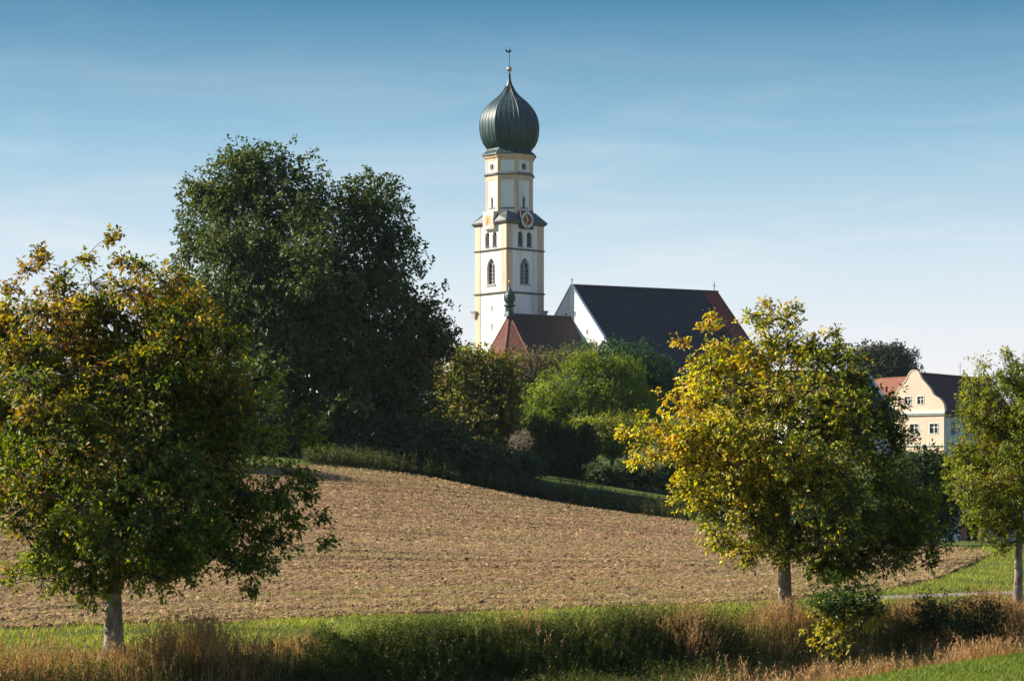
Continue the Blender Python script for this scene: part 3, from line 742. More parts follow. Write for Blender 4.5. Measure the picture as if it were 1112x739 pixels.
def church():
    A = math.radians(34); Yc = 380.0; x0 = Xp(553.3, Yc)
    zb = h1(x0 + 14, Yc + 8) - 1.0
    t = thing('church', 'large white gabled church with steep dark nave roof and lower red choir roof', 'church', (x0, Yc, zb), A)
    # local x runs along the ridge (away to the right), local -y towards the camera
    zr = Zp(311.5, 387.0) - zb; tg = 11.9; tl = 42.1; hw = 15.5; e = zr - hw * 1.0
    zr2 = zr + .5
    M = Matrix.Translation((tg, 0, 0)) @ Matrix.Rotation(-math.pi / 2, 4, 'Z')     # gable wall faces local -x
    holes = []; pan = []
    for u, py in ((-1.35, 341.5), (1.15, 341.2), (4.4, 362)):
        zz = Zp(py, 386) - zb; a = rect(u - .26, zz - .42, u + .26, zz + .42); holes.append(a); pan.append(a)
    mb = MB(); mb.wall([(-hw, 0), (hw, 0), (hw, e), (0, zr), (-hw, e)], holes, M, .5)
    mb.done('gable_wall', M_white, t)
    for a in pan:
        mb = MB(); flat(mb, a, M, .4, .5); mb.done('window', M_pane, t)
    mb = MB(); mb.box((tg + .6, -hw + .2, 0), (tl - .3, hw - .2, e - .3)); mb.done('nave_wall', M_white, t)
    # raised white verge along the gable
    ov = .35
    for sy in (-1, 1):
        mb = MB(); hh = .32
        b = mb.bm
        pts = [(0, zr + .12), (sy * (hw + .3), e - .3 + .12), (sy * (hw + .3), e - .3 + .12 + hh), (0, zr + .12 + hh)]
        f = [b.verts.new((tg - .08, p[0], p[1])) for p in pts]; k = [b.verts.new((tg + .42, p[0], p[1])) for p in pts]
        b.faces.new(f); b.faces.new(k[::-1])
        for i in range(4): b.faces.new((f[i], f[(i + 1) % 4], k[(i + 1) % 4], k[i]))
        mb.done('gable_coping', M_white, t)
    ts = tl - 3.4      # where the newer red tiles begin
    for sy in (-1, 1):
        mb = MB(); slab(mb, [(tg + .44, 0, zr + .25), (ts, 0, zr + .25 + .35), (ts, sy * (hw + .6), e - .35 + .35), (tg + .44, sy * (hw + .6), e - .35)], .25)
        mb.done('nave_roof', M_tile_dark, t, 'old dark tiled slope of the nave')
        mb = MB(); slab(mb, [(ts + .01, 0, zr + .6), (tl, 0, zr + .65), (tl, sy * (hw + .6), e + .05), (ts + .01, sy * (hw + .6), e)], .25)
        mb.done('nave_roof', M_tile_red, t, 'newer red tiled strip of the nave roof')
    mb = MB(); mb.tube([(tg + .4, 0, zr + .3), (ts, 0, zr + .66), (tl, 0, zr + .7)], .17, 8); mb.done('ridge_tiles', M_tile_slate, t)
    M2 = Matrix.Translation((tl - .25, 0, 0)) @ Matrix.Rotation(math.pi / 2, 4, 'Z')
    mb = MB(); mb.wall([(-hw, 0), (hw, 0), (hw, e), (0, zr + .4), (-hw, e)], [], M2, .4); mb.done('gable_wall', M_white, t)
    for xx, zz, nm in ((tg + .2, zr + .6, 'gable_cross'), (tl - .8, zr + .8, 'gable_cross')):
        mb = MB(); s = 1.0 if xx > 20 else .55
        mb.box((xx - .04, -.04, zz - .2), (xx + .04, .04, zz + 1.5 * s)); mb.box((xx - .45 * s, -.03, zz + .85 * s), (xx + .45 * s, .03, zz + .85 * s + .08)); mb.done(nm, M_iron, t)
    # choir with its three sided end
    cr = Zp(341.0, 380) - zb; ch = 7.0; ce = cr - 8.6
    ap = [(0, -ch), (-3.5, -3.5), (-3.5, 3.5), (0, ch)]
    mb = MB(); mb.poly_prism([(tg - .05, -ch + .4), (tg - .05, ch - .4), (.1, ch - .4), (-3.2, 3.3), (-3.2, -3.3), (.1, -ch + .4)], 0, ce - .2); mb.done('choir_wall', M_white, t)
    for sy in (-1, 1):
        mb = MB(); slab(mb, [(0, 0, cr), (tg - .03, 0, cr), (tg - .03, sy * ch, ce), (0, sy * ch, ce)], .22); mb.done('choir_roof', M_tile_choir_shade, t)
    for a, c in zip(ap[:-1], ap[1:]):
        mb = MB(); slab(mb, [(-.02, 0, cr - .01), (a[0] - .01, a[1], ce - .01), (c[0] - .01, c[1], ce - .01)], .22); mb.done('apse_roof', M_tile_apse, t)
    mb = MB()
    mb.tube([(0, 0, cr + .03), (tg - .05, 0, cr + .05)], .15, 6)
    mb.done('ridge_tiles', M_tile_slate, t)
    for a in ap:
        mb = MB(); mb.tube([(0, 0, cr + .03), (a[0], a[1], ce + .05)], .12, 6); mb.done('hip_tiles', M_tile_orange, t)
    # little copper ridge turret
    k = 380 / F
    zz = lambda py: Zp(py, 380) - zb
    def lathe8(prof, n=8, rot=0.0):
        return [[(w * math.cos(rot + 2 * math.pi * i / n) , w * math.sin(rot + 2 * math.pi * i / n), zz(p)) for i in range(n)] for p, w in prof]
    mb = MB(); mb.loft(lathe8([(343.5, 1.0), (340.5, .85), (338.5, .72), (332.4, .70)])); tu = mb.done('ridge_turret', M_copper, t)
    mb = MB(); mb.loft(lathe8([(333.0, .74), (331.8, 1.0), (331.2, .98), (330.0, .62), (328.6, .66), (326.5, .86), (323.5, .95), (320.5, .90), (318, .70), (316, .42), (314, .22), (311, .10), (306.5, .05)], 10)); mb.done('turret_dome', M_copper, tu)
    mb = MB(); mb.ball((0, 0, zz(305.6)), .2, 12); mb.done('finial_ball', M_gold, tu)
    mb = MB()
    mb.tube([(0, 0, zz(306)), (0, 0, zz(301.5))], .03, 5); mb.done('finial_rod', M_iron, tu)
    for q in range(8):
        a = 2 * math.pi * (q + .5) / 8
        mb = MB(); Mq = Matrix.Rotation(a + math.pi / 2, 4, 'Z') @ Matrix.Translation((0, -.66, 0))
        flat(mb, arch(0, zz(337.6), .26, .55, False, 4), Mq, -.02, .06); mb.done('turret_opening', M_pane, tu)
church()

def box_house(name, label, loc, rz, w, d, eave, rise, mwall, mroof, over=.35, windows=(), group=None, chimney=None, coping=None):
    """gabled house, ridge along local x, gable walls on local +-x; windows: (side, u, z, w, h)"""
    t = thing(name, label, 'house', loc, rz, group)
    sides = {'front': (Matrix.Translation((0, -d / 2, 0)), rect(-w / 2, 0, w / 2, eave)),
             'back': (Matrix.Translation((0, d / 2, 0)) @ Matrix.Rotation(math.pi, 4, 'Z'), rect(-w / 2, 0, w / 2, eave)),
             'left': (Matrix.Translation((-w / 2, 0, 0)) @ Matrix.Rotation(-math.pi / 2, 4, 'Z'), [(-d / 2, 0), (d / 2, 0), (d / 2, eave), (0, eave + rise), (-d / 2, eave)]),
             'right': (Matrix.Translation((w / 2, 0, 0)) @ Matrix.Rotation(math.pi / 2, 4, 'Z'), [(-d / 2, 0), (d / 2, 0), (d / 2, eave), (0, eave + rise), (-d / 2, eave)])}
    for s, (M, out) in sides.items():
        hs = [rect(u - ww / 2, z, u + ww / 2, z + hh) for (sd, u, z, ww, hh) in windows if sd == s]
        mb = MB(); mb.wall(out, hs, M, .25); mb.done('wall', mwall, t)
        for a in hs:
            add_window(t, a, M)
    sl_ = rise / (d / 2)
    for sy in (-1, 1):
        mb = MB(); slab(mb, [(-w / 2 - over, 0, eave + rise + .2), (w / 2 + over, 0, eave + rise + .2), (w / 2 + over, sy * (d / 2 + over), eave + .2 - over * sl_), (-w / 2 - over, sy * (d / 2 + over), eave + .2 - over * sl_)], .2)
        mb.done('roof', mroof, t)
    mb = MB(); mb.tube([(-w / 2 - over, 0, eave + rise + .22), (w / 2 + over, 0, eave + rise + .22)], .13, 6); mb.done('ridge_tiles', mroof, t)
    if coping:
        for sx in coping:
            for sy in (-1, 1):
                mb = MB(); slab(mb, [(sx * (w / 2 + over) - .18, 0, eave + rise + .42), (sx * (w / 2 + over) + .18, 0, eave + rise + .42), (sx * (w / 2 + over) + .18, sy * (d / 2 + over + .1), eave + .42 - (over + .1) * sl_), (sx * (w / 2 + over) - .18, sy * (d / 2 + over + .1), eave + .42 - (over + .1) * sl_)], .22)
                mb.done('verge', M_paleblue, t)
    if chimney:
        cx, cy, h, ss = chimney
        mb = MB(); mb.box((cx - ss, cy - ss, eave), (cx + ss, cy + ss, eave + rise + h)); c = mb.done('chimney', M_cream, t)
        mb = MB(); mb.box((cx - ss - .12, cy - ss - .12, eave + rise + h + .003), (cx + ss + .12, cy + ss + .12, eave + rise + h + .2)); mb.done('chimney_cap', M_tile_orange, c)
    return t

def add_window(t, a, M, frame=M_white):
    (x0, z0), (x1, z1) = a[0], a[2]
    mb = MB(); flat(mb, a, M, .18, .24); w = mb.done('window', M_pane, t)
    mb = MB()
    fw = .09
    flat(mb, rect(x0 - .1, z0 - .1, x1 + .1, z0), M, -.05, .14); flat(mb, rect(x0 - .1, z1, x1 + .1, z1 + .12), M, -.05, .14)
    flat(mb, rect(x0 - .1, z0 + .002, x0 - .002, z1 - .002), M, -.048, .14); flat(mb, rect(x1 + .002, z0 + .002, x1 + .1, z1 - .002), M, -.048, .14)
    mb.done('window_frame', frame, w)
    mb = MB(); cx = (x0 + x1) / 2
    flat(mb, rect(cx - .05, z0, cx + .05, z1), M, .1, .185); flat(mb, rect(x0, z0 + (z1 - z0) * .6, x1, z0 + (z1 - z0) * .6 + .08), M, .11, .186)
    mb.done('glazing_bars', frame, w)

def gabled_house():
    Y = 330.0; k = Y / F; x = Xp(992.5, Y); zb = h1(x, Y) - 1
    z = lambda py: Zp(py, Y) - zb
    ca = math.cos(math.radians(38))
    t = thing('gabled_house', 'cream house with curved baroque gable facade and plum coloured tiled roof', 'house', (x, Y, zb), math.radians(-38))
    u = lambda px: (px - 992.5) * k / ca * .89
    half = [(1024.6, 447.0), (1024.2, 441.5), (1022.6, 437.5), (1019.5, 434), (1015.5, 431.5), (1012.8, 429.2), (1011.2, 426.5), (1009.6, 423), (1006, 418.5), (1002.5, 414.6), (1000, 411.5), (998.3, 407.5), (996.8, 404.2), (994.6, 402.4)]
    R = [(u(px), z(py)) for px, py in half]; Lh = [(-p[0], p[1]) for p in R[::-1]]
    ux = R[0][0]
    M = Matrix.Identity(4)
    a1 = rect(u(996.1), z(438.6), u(1002.6), z(430.4)); a1b = rect(-u(1002.6) , z(438.6), -u(996.1), z(430.4))
    a1b = rect(u(982.4), z(438.6), u(988.9), z(430.4))
    wz0, wz1 = z(470.6), z(460.2)
    lows = [rect(u(c) - .62 , wz0, u(c) + .62, wz1) for c in (1013.7, 992.5, 971.3)]
    lows2 = [rect(u(c) - .62, z(492), u(c) + .62, z(481.5)) for c in (1013.7, 992.5, 971.3)]
    holes = [a1, a1b] + lows
    mb = MB(); mb.wall([(-ux, 0), (ux, 0)] + R + Lh, holes, M, .3)
    b = mb.bm
    ol = [(-ux, 0), (ux, 0)] + R + Lh
    fr = [b.verts.new((p[0], 0, p[1])) for p in ol]; bk = [b.verts.new((p[0], .5, p[1])) for p in ol]
    for i in range(1, len(ol) - 1): b.faces.new((fr[i], fr[i + 1], bk[i + 1], bk[i]))
    b.faces.new(bk)
    mb.done('facade', M_cream, t)
    for a in holes: add_window(t, a, M)
    mb = MB(); flat(mb, rect(-ux - .25, z(449.2), ux + .25, z(447.2)), M, -.32, -.0); flat(mb, rect(-ux - .12, z(450.8), ux + .12, z(449.25)), M, -.2, .0); mb.done('cornice', M_white, t)
    mb = MB(); flat(mb, rect(-ux - .1, z(484.0), ux + .1, z(482.4)), M, -.15, 0); mb.done('string_course', M_white, t)
    # coping following the curved gable
    mb = MB()
    seq = R + Lh
    pts = [Vector((p[0], 0, p[1])) for p in seq]
    for i in range(len(pts) - 1):
        p, q = pts[i], pts[i + 1]; d = (q - p); nrm = Vector((d.z, 0, -d.x)).normalized()
        if nrm.dot(p - Vector((0, 0, z(447)))) < 0: nrm = -nrm
        flat(mb, [(p.x, p.z), (q.x, q.z), (q.x + nrm.x * .14, q.z + nrm.z * .14), (p.x + nrm.x * .14, p.z + nrm.z * .14)], M, -.06, .52)
    mb.done('gable_coping', M_cream, t)
    D = 22.0; ez = z(448.4); rz_ = z(405.6)
    sw = ux - .02
    Mr = Matrix.Translation((sw, 0, 0)) @ Matrix.Rotation(math.pi / 2, 4, 'Z')
    Ml = Matrix.Translation((-sw, 0, 0)) @ Matrix.Rotation(-math.pi / 2, 4, 'Z')
    hr = [rect(c - .65, z(472.0), c + .65, z(457.8)) for c in (2.6, 6.2, 9.8, 13.4, 17)]
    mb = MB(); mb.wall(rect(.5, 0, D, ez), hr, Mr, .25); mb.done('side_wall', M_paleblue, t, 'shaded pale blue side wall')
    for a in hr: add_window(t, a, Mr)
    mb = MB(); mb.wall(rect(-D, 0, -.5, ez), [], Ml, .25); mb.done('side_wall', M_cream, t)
    mb = MB(); mb.wall([(-sw, 0), (sw, 0), (sw, ez), (0, rz_), (-sw, ez)], [], Matrix.Translation((0, D, 0)) @ Matrix.Rotation(math.pi, 4, 'Z'), .2); mb.done('back_wall', M_cream, t)
    for sx in (-1, 1):
        o_ = .5; sl_ = (rz_ - ez) / sw
        mb = MB(); slab(mb, [(0, .52, rz_ + .15), (0, D + .3, rz_ + .15), (sx * (sw + o_), D + .3, ez + .15 - o_ * sl_), (sx * (sw + o_), .52, ez + .15 - o_ * sl_)], .2); ro = mb.done('roof', M_tile_plum, t)
    mb = MB(); mb.tube([(0, .55, rz_ + .18), (0, D + .3, rz_ + .18)], .14, 6); mb.done('ridge_tiles', M_tile_orange, t)
    mb = MB(); mb.tube([(sw + .45, .6, ez - .45), (sw + .45, D, ez - .45)], .09, 6); mb.done('gutter', M_lead, t)
    yb = 13.5
    mb = MB(); mb.tube([(0, yb, rz_), (0, yb, rz_ + 2.1)], .03, 5)
    for j, l in enumerate((.55, .45, .35)): mb.tube([(-l, yb, rz_ + 2.0 - .25 * j), (l, yb, rz_ + 2.0 - .25 * j)], .018, 4)
    mb.done('antenna', M_iron, t)
gabled_house()

# blue-grey roofed house left of it, orange roofed house behind, small houses peeping through the trees
Yh = 300.0; xh = Xp(935, Yh)
zb = h1(xh, Yh)
box_house('slate_roofed_house', 'house with steep blue grey roof and pale verge, half hidden by the yellow tree', (xh - 4.0, Yh + 3, zb), math.radians(32), 13, 11, Zp(448, Yh) - zb - .6, 5.6, M_white, M_tile_slate, coping=(1,), chimney=(5.2, .2, 1.0, .4), windows=(('right', 0, 2.0, 1.1, 1.5),))
Yh = 372.0; xh = Xp(975, Yh); zb = h1(xh, Yh)
box_house('orange_roofed_house', 'house with orange tiled roof tucked behind the cream curved gable', (xh, Yh, zb), math.radians(-52), 13, 12, Zp(433, Yh) - zb, Zp(411.5, Yh) - Zp(433, Yh), M_cream, M_tile_orange, windows=(('front', 0, 2.5, 1.2, 1.5),))
Yh = 262.0; xh = Xp(462, Yh); zb = h1(xh, Yh)
box_house('red_roofed_house', 'white walled house with dull red roof peeping out right of the big oak', (xh - 6, Yh, zb), math.radians(20), 14, 10, Zp(405, Yh) - zb - 1.5, 4.6, M_white, M_tile_apse, windows=(('front', 4, 2.0, 1.1, 1.4), ('front', 1, 2.0, 1.1, 1.4)))

def barn():
    Y = 172.0; xa, xb = Xp(1028, Y), Xp(1132, Y); zb = min(h1(xa, Y), h1(xb, Y)) - .2
    zg = Zp(590, Y) - zb
    w = xb - xa; t = thing('barn', 'low pale blue barn with dark open doorway beside the grass on the right', 'barn', ((xa + xb) / 2, Y, zb), math.radians(6))
    h = zg + 2.9; door = rect(Xp(1046.5, Y) - (xa + xb) / 2, .1, Xp(1067.5, Y) - (xa + xb) / 2, zg + 2.2)
    small = rect(Xp(1090, Y) - (xa + xb) / 2, zg + .9, Xp(1098, Y) - (xa + xb) / 2, zg + 1.7)
    mb = MB(); mb.wall(rect(-w / 2, 0, w / 2, h), [door, small], Matrix.Identity(4), .3); mb.done('wall', M_paleblue, t)
    mb = MB(); flat(mb, door, Matrix.Identity(4), 1.2, 1.3); mb.done('barn_door', M_wood, t)
    add_window(t, small, Matrix.Identity(4))
    for px, m in ((1045.5, M_redpost), (1069, M_stone)):
        xx = Xp(px, Y) - (xa + xb) / 2
        mb = MB(); mb.box((xx - .2, -.12, 0), (xx + .2, .2, zg + 2.3)); mb.done('door_post', m, t)
    for sx in (-1, 1):
        mb = MB(); mb.box((sx * w / 2 - .15, .01, 0), (sx * w / 2 + .15, 7, h)); mb.done('side_wall', M_paleblue, t)
    for (y0, y1, z0, z1) in ((-.5, 3.5, h - .1, h + 2.6), (7.5, 3.5, h - .1, h + 2.6)):
        mb = MB(); slab(mb, [(-w / 2 - .4, y0, z0), (w / 2 + .4, y0, z0), (w / 2 + .4, y1, z1), (-w / 2 - .4, y1, z1)], .18); mb.done('roof', M_tile_plum, t)
barn()

# ------------------------------------------------------------------ trees and shrubs
def leaf_arrays(pos, axis, nrm, ln, wd, col, fold=.25, droop=.15):
    """one leaf = folded lozenge of two triangles"""
    nrm = unit(nrm - axis * (nrm * axis).sum(-1, keepdims=True)); sd = np.cross(axis, nrm)
    n = len(pos); V = np.empty((n, 4, 3))
    mid = pos + axis * (ln * .45)[:, None] + nrm * (wd * fold)[:, None]
    V[:, 0] = pos; V[:, 1] = mid + sd * (wd * .5)[:, None]; V[:, 2] = pos + axis * ln[:, None] - nrm * (ln * droop)[:, None]; V[:, 3] = mid - sd * (wd * .5)[:, None]
    b = (np.arange(n) * 4)[:, None]
    Fq = np.concatenate([b + np.array([[0, 1, 2]]), b + np.array([[0, 2, 3]])], 1).reshape(-1)
    return V.reshape(-1, 3), Fq, np.full(n * 2, 3), np.repeat(col, 4, 0)

def tube_arrays(chains, pts, rad, sides):
    Vs, Fs, off = [], [], 0
    ca = np.cos(np.arange(sides) * 2 * math.pi / sides); sa = np.sin(np.arange(sides) * 2 * math.pi / sides)
    for ch in chains:
        p = pts[ch]; r = rad[ch].copy(); r[0] = min(r[0], r[1] * 1.35)
        t = np.gradient(p, axis=0); t = unit(t)
        ref = np.where(np.abs(t[:, 2:3]) > .9, np.array([[1., 0, 0]]), np.array([[0, 0, 1.]]))
        if len(p) > 6: ref = np.tile(np.array([[1., 0, 0]]), (len(p), 1))
        u = unit(np.cross(t, ref)); v = np.cross(t, u)
        ring = p[:, None] + r[:, None, None] * (u[:, None] * ca[None, :, None] + v[:, None] * sa[None, :, None])
        Vs.append(ring.reshape(-1, 3)); m = len(p)
        i = (np.arange(m - 1)[:, None] * sides + np.arange(sides)[None]); j = (np.arange(m - 1)[:, None] * sides + (np.arange(sides)[None] + 1) % sides)
        Fs.append((off + np.stack([i, j, j + sides, i + sides], -1)).reshape(-1, 4)); off += m * sides
    if not Vs: return np.zeros((0, 3)), np.zeros((0, 4), int)
    return np.concatenate(Vs), np.concatenate(Fs)

def lobe(px, py, rx, rz, Y, dy=0.0, ry=None):
    k = Y / F; c = P(px, py, Y)
    return (np.array([c.x, c.y + dy, c.z]), np.array([rx * k, (ry or (rx + rz) * .5) * k, rz * k]))

def palette(cols, p, jit=.18, clump=.25):
    C = np.array(cols, float); Pp = np.array(p, float)
    def fn(pos, cid, ncl, rn, ctr):
        tone = rn.uniform(1 - clump, 1 + clump, ncl)[cid][:, None]
        base = rn.choice(len(C), ncl, p=Pp / Pp.sum())[cid]
        own = rn.choice(len(C), len(pos), p=Pp / Pp.sum())
        idx = np.where(rn.uniform(0, 1, len(pos)) < .55, base, own)
        return C[idx] * tone * rn.uniform(1 - jit, 1 + jit, (len(pos), 1)) * rn.uniform(.94, 1.06, (len(pos), 3))
    return fn

def tree(name, label, cat, bx, by, lobes, ncl, per, leaf, colfn, trunk_r, seed, clr=None, fork=None, spray=5, wob=.10, bark=None, lmat=None,
         shoots=(), twigs=False, lean=(0, 0), group=None, zmin=None, aspect=.55, updir=0.0, crown_name='crown', stem_name='trunk', fold=.25, sink=.25, out=.30):
    rn = np.random.default_rng(seed)
    bz = h1(bx, by)
    t = thing(name, label, cat, (bx, by, bz), 0, group)
    base = np.array([bx, by, bz])
    LC = np.array([l[0] for l in lobes]) - base; LR = np.array([l[1] for l in lobes])
    ctr = (LC * LR[:, :1] ** 2).sum(0) / (LR[:, :1] ** 2).sum()
    top = (LC[:, 2] + LR[:, 2]).max(); low = (LC[:, 2] - LR[:, 2]).min()
    fork = fork if fork is not None else max(low * .9, .12 * top)
    w = LR.prod(1) ** (2 / 3); li = rn.choice(len(LC), ncl, p=w / w.sum())
    d = unit(rn.normal(size=(ncl, 3))); f = rn.uniform(0, 1, ncl) ** out * rn.uniform(.86, 1.06, ncl)
    ph_ = rn.uniform(0, 6.28, (5, 1)); fr_ = rn.normal(0, 3.2, (5, 3))
    f = f * (1 + wob * np.sin(d @ fr_.T + li[:, None] * 1.7 + ph_.T).sum(1) / 1.6)
    f = np.minimum(f, 1.13)
    cl = LC[li] + d * LR[li] * f[:, None]
    zm = (zmin if zmin is not None else .15)
    cl = cl[cl[:, 2] > zm]
    nsh = 0
    if len(shoots):
        sh = np.array([np.array(P(a, b_, by)) + np.array([0, rn.uniform(-.8, .8), 0]) for a, b_ in shoots]) - base; nsh = len(sh)
        cl = np.concatenate([cl, sh])
    ncl = len(cl)
    # trunk line
    m = 14; th = max(fork * 1.3, .82 * top)
    s = np.linspace(0, 1, m)
    tgt = np.array([ctr[0] * .8 + lean[0], ctr[1] * .8 + lean[1], 0])
    tp = np.zeros((m, 3)); tp[:, 2] = s * th - sink * (s == 0); tp += tgt[None] * (np.clip(s - fork / th * .6, 0, 1) ** 1.2)[:, None]
    tp[2:, :2] += np.cumsum(rn.normal(0, trunk_r * .14, (m - 2, 2)), 0)
    pts = [p for p in tp]; par = [-1] + list(range(m - 1))
    goal = np.concatenate([LC, cl]); isleaf = np.concatenate([np.zeros(len(LC), bool), np.ones(ncl, bool)])
    fk = np.array([tp[0, 0], tp[0, 1], fork])
    first = np.argsort(np.linalg.norm(LC - fk, axis=1)); rest = len(LC) + np.argsort(np.linalg.norm(cl - fk, axis=1))
    chains = []; ends = {}
    NP_ = np.zeros((m + 4 * len(goal) + 8, 3)); NP_[:m] = tp; npt = m
    for gi in list(first) + list(rest):
        c = goal[gi]; q = NP_[:npt]
        dd = c - q; dist = np.linalg.norm(dd, axis=1)
        cost = dist + 1.2 * np.maximum(0, q[:, 2] - c[2] + .25 * np.hypot(dd[:, 0], dd[:, 1])) + 1e6 * ((q[:, 2] < fork) & (np.arange(npt) < m))
        if not isleaf[gi]: cost[m:] += .3 * dist[m:]
        j = int(np.argmin(cost)); a = q[j]; L_ = dist[j]
        if L_ < .02: continue
        k = 3 if L_ > leaf * 3 else 2
        ch = [j]
        bend = rn.normal(0, .07 * L_, 3); bend[2] += .07 * L_
        for e in range(1, k + 1):
            u = e / k; pt = a + (c - a) * u + bend * math.sin(math.pi * u)
            NP_[npt] = pt; par.append(ch[-1]); ch.append(npt); npt += 1
        chains.append(ch)
    pts = NP_[:npt]; par = np.array(par); cnt = np.zeros(npt)
    for ch in chains: cnt[ch[-1]] += 1
    for i in range(npt - 1, 0, -1): cnt[par[i]] += cnt[i]
    rad = trunk_r * .8 * np.sqrt(np.maximum(cnt, .6) / max(cnt[0], 1)); rad = np.maximum(rad, trunk_r * .022)
    rad[:m] = np.maximum(rad[:m], trunk_r * (1 - .85 * s)) * np.where(np.arange(m) < m - 1, 1, .6)
    rad[0] = trunk_r * 1.28
    rad[1] = max(rad[1], trunk_r)
    # trunk: dense rings with a root flare and slight lumps
    sd_ = np.linspace(0, m - 1, 46); TP = np.stack([np.interp(sd_, range(m), tp[:, a]) for a in range(3)], 1); TR = np.interp(sd_, range(m), rad[:m])
    zz = TP[:, 2]; TR = TR * (1 + .6 * np.exp(-np.maximum(zz, 0) / (trunk_r * 1.3))) if trunk_r > .05 else TR
    if name == 'roadside_tree': TR = TR * (1 + .04 * np.sin(zz * 5 + seed) + .025 * np.sin(zz * 13))
    sides = 16; V, Fq = tube_arrays([np.arange(46)], TP, TR, sides)
    ph = np.tile(np.arange(sides), 46) * 2 * math.pi / sides; cxy = np.repeat(TP, sides, 0)
    V = cxy + (V - cxy) * (1 + .05 * np.sin(ph * 3 + np.repeat(zz, sides) * 1.3) + .03 * np.sin(ph * 5 + np.repeat(zz, sides) * 4))[:, None]
    bk = bark or M_bark_dark
    link(stem_name, np_mesh(stem_name, V, Fq, np.full(len(Fq), 4), smooth=True), bk, t)
    # foliage
    nl = per * ncl
    cid = np.repeat(np.arange(ncl), per)
    clr = clr or np.mean(LR) * .22
    nsp = max(1, per // spray); sid = np.tile(np.repeat(np.arange(nsp), -(-per // nsp))[:per], ncl) + cid * nsp
    sc = rn.uniform(.55, 1.35, (ncl, 1))
    if nsh: sc[-nsh:] = .45
    spo = np.clip(rn.normal(0, 1, (ncl * nsp, 3)), -1.9, 1.9) * clr * np.array([1, 1, .8]) * np.repeat(sc, nsp, 0)
    sclp = np.repeat(cl, nsp, 0); spos = sclp + spo
    outw = unit(sclp - ctr)
    sdir = unit(unit(spo) * .8 + outw * .5 + rn.normal(0, .45, spos.shape) + np.array([0, 0, updir]))
    axis = unit(sdir[sid] + rn.normal(0, .55, (nl, 3)) + np.array([0, 0, -.3 + updir]))
    pos = spos[sid] + rn.normal(0, leaf * .45, (nl, 3))
    keep = pos[:, 2] > (.02 if zm < .3 else zm - .3)
    if nsh: keep &= ~((cid >= ncl - nsh) & (rn.uniform(0, 1, nl) < .45))
    nrm = unit(rn.normal(0, .6, (nl, 3)) + np.array([0, 0, .6]) + outw[sid] * .75)
    ln = leaf * rn.uniform(.6, 1.25, nl)
    col = colfn(pos + base, cid, ncl, rn, ctr + base)
    V, Fq, ct, cc = leaf_arrays(pos[keep], axis[keep], nrm[keep], ln[keep], (ln * aspect * rn.uniform(.8, 1.2, nl))[keep], np.clip(col, .004, .9)[keep], fold)
    link(crown_name, np_mesh(crown_name, V, Fq, ct, cc), lmat or M_leaf, t)
    # branches
    V, Fq = tube_arrays([np.array(c) for c in chains], pts, rad, 5)
    if len(V):
        if twigs:
            a, b_ = sclp, spos; wv = unit(np.cross(b_ - a, rn.normal(size=a.shape))) * .007
            tv = np.stack([a - wv * 1.5, a + wv * 1.5, b_ + wv, b_ - wv], 1).reshape(-1, 3)
            Fq = np.concatenate([Fq, len(V) + np.arange(len(tv)).reshape(-1, 4)]); V = np.concatenate([V, tv])
        link('branches', np_mesh('branches', V, Fq, np.full(len(Fq), 4), smooth=True), M_bark_dark, t)
    return t

def clip01(a): return np.clip(a, 0, 1)
def pick(rn, p, a, b):   # per leaf choice between two colour arrays with probability p of a
    return np.where((rn.uniform(0, 1, len(p)) < p)[:, None], a, b)

# left roadside tree: green below, russet and gold towards the top and the sunny left
G1 = palette([(.065, .10, .016), (.11, .15, .022), (.18, .215, .03), (.28, .28, .045)], [3, 3, 2, 1], .22, .3)
R1 = palette([(.26, .15, .038), (.32, .21, .05), (.24, .20, .035), (.17, .085, .03), (.40, .31, .085)], [2, 2, 3, 1, 1], .25, .25)
Y1 = palette([(.34, .31, .035), (.44, .36, .04), (.27, .29, .035)], [2, 1, 2], .2, .2)
def col_left(pos, cid, ncl, rn, ctr):
    g, r, y = G1(pos, cid, ncl, rn, ctr), R1(pos, cid, ncl, rn, ctr), Y1(pos, cid, ncl, rn, ctr)
    h = (pos[:, 2] - 4.6) / 2.2; cr_ = rn.uniform(-.45, .45, ncl)[cid]
    pr = clip01(.16 + .30 * h + cr_ - .05 * (pos[:, 0] + 8))
    py_ = clip01(.09 - .075 * (pos[:, 0] + 8.6) + .5 * cr_)
    return pick(rn, pr, r, pick(rn, py_, y, g))
Y_ = 51.0
L_left = [lobe(52, 398, 86, 84, Y_, 0), lobe(128, 364, 98, 80, Y_, .4), lobe(208, 390, 76, 82, Y_, -.2), lobe(105, 480, 130, 95, Y_, -1.3), lobe(230, 480, 95, 88, Y_, .5), lobe(290, 545, 58, 48, Y_, -.4),
          lobe(45, 530, 62, 62, Y_, -.3), lobe(175, 560, 110, 58, Y_, -1.2), lobe(-25, 440, 62, 80, Y_, .5), lobe(240, 590, 62, 42, Y_, .4), lobe(150, 450, 115, 100, Y_, 1.9), lobe(60, 590, 55, 38, Y_, .8), lobe(150, 585, 60, 45, Y_, 1.2),
          lobe(100, 632, 20, 20, Y_, -.4), lobe(10, 370, 45, 50, Y_, .5), lobe(185, 330, 42, 40, Y_, 0), lobe(80, 345, 50, 50, Y_, .6), lobe(85, 606, 62, 32, Y_, -.6), lobe(195, 606, 72, 30, Y_, -.5), lobe(140, 590, 50, 40, Y_, 0)]
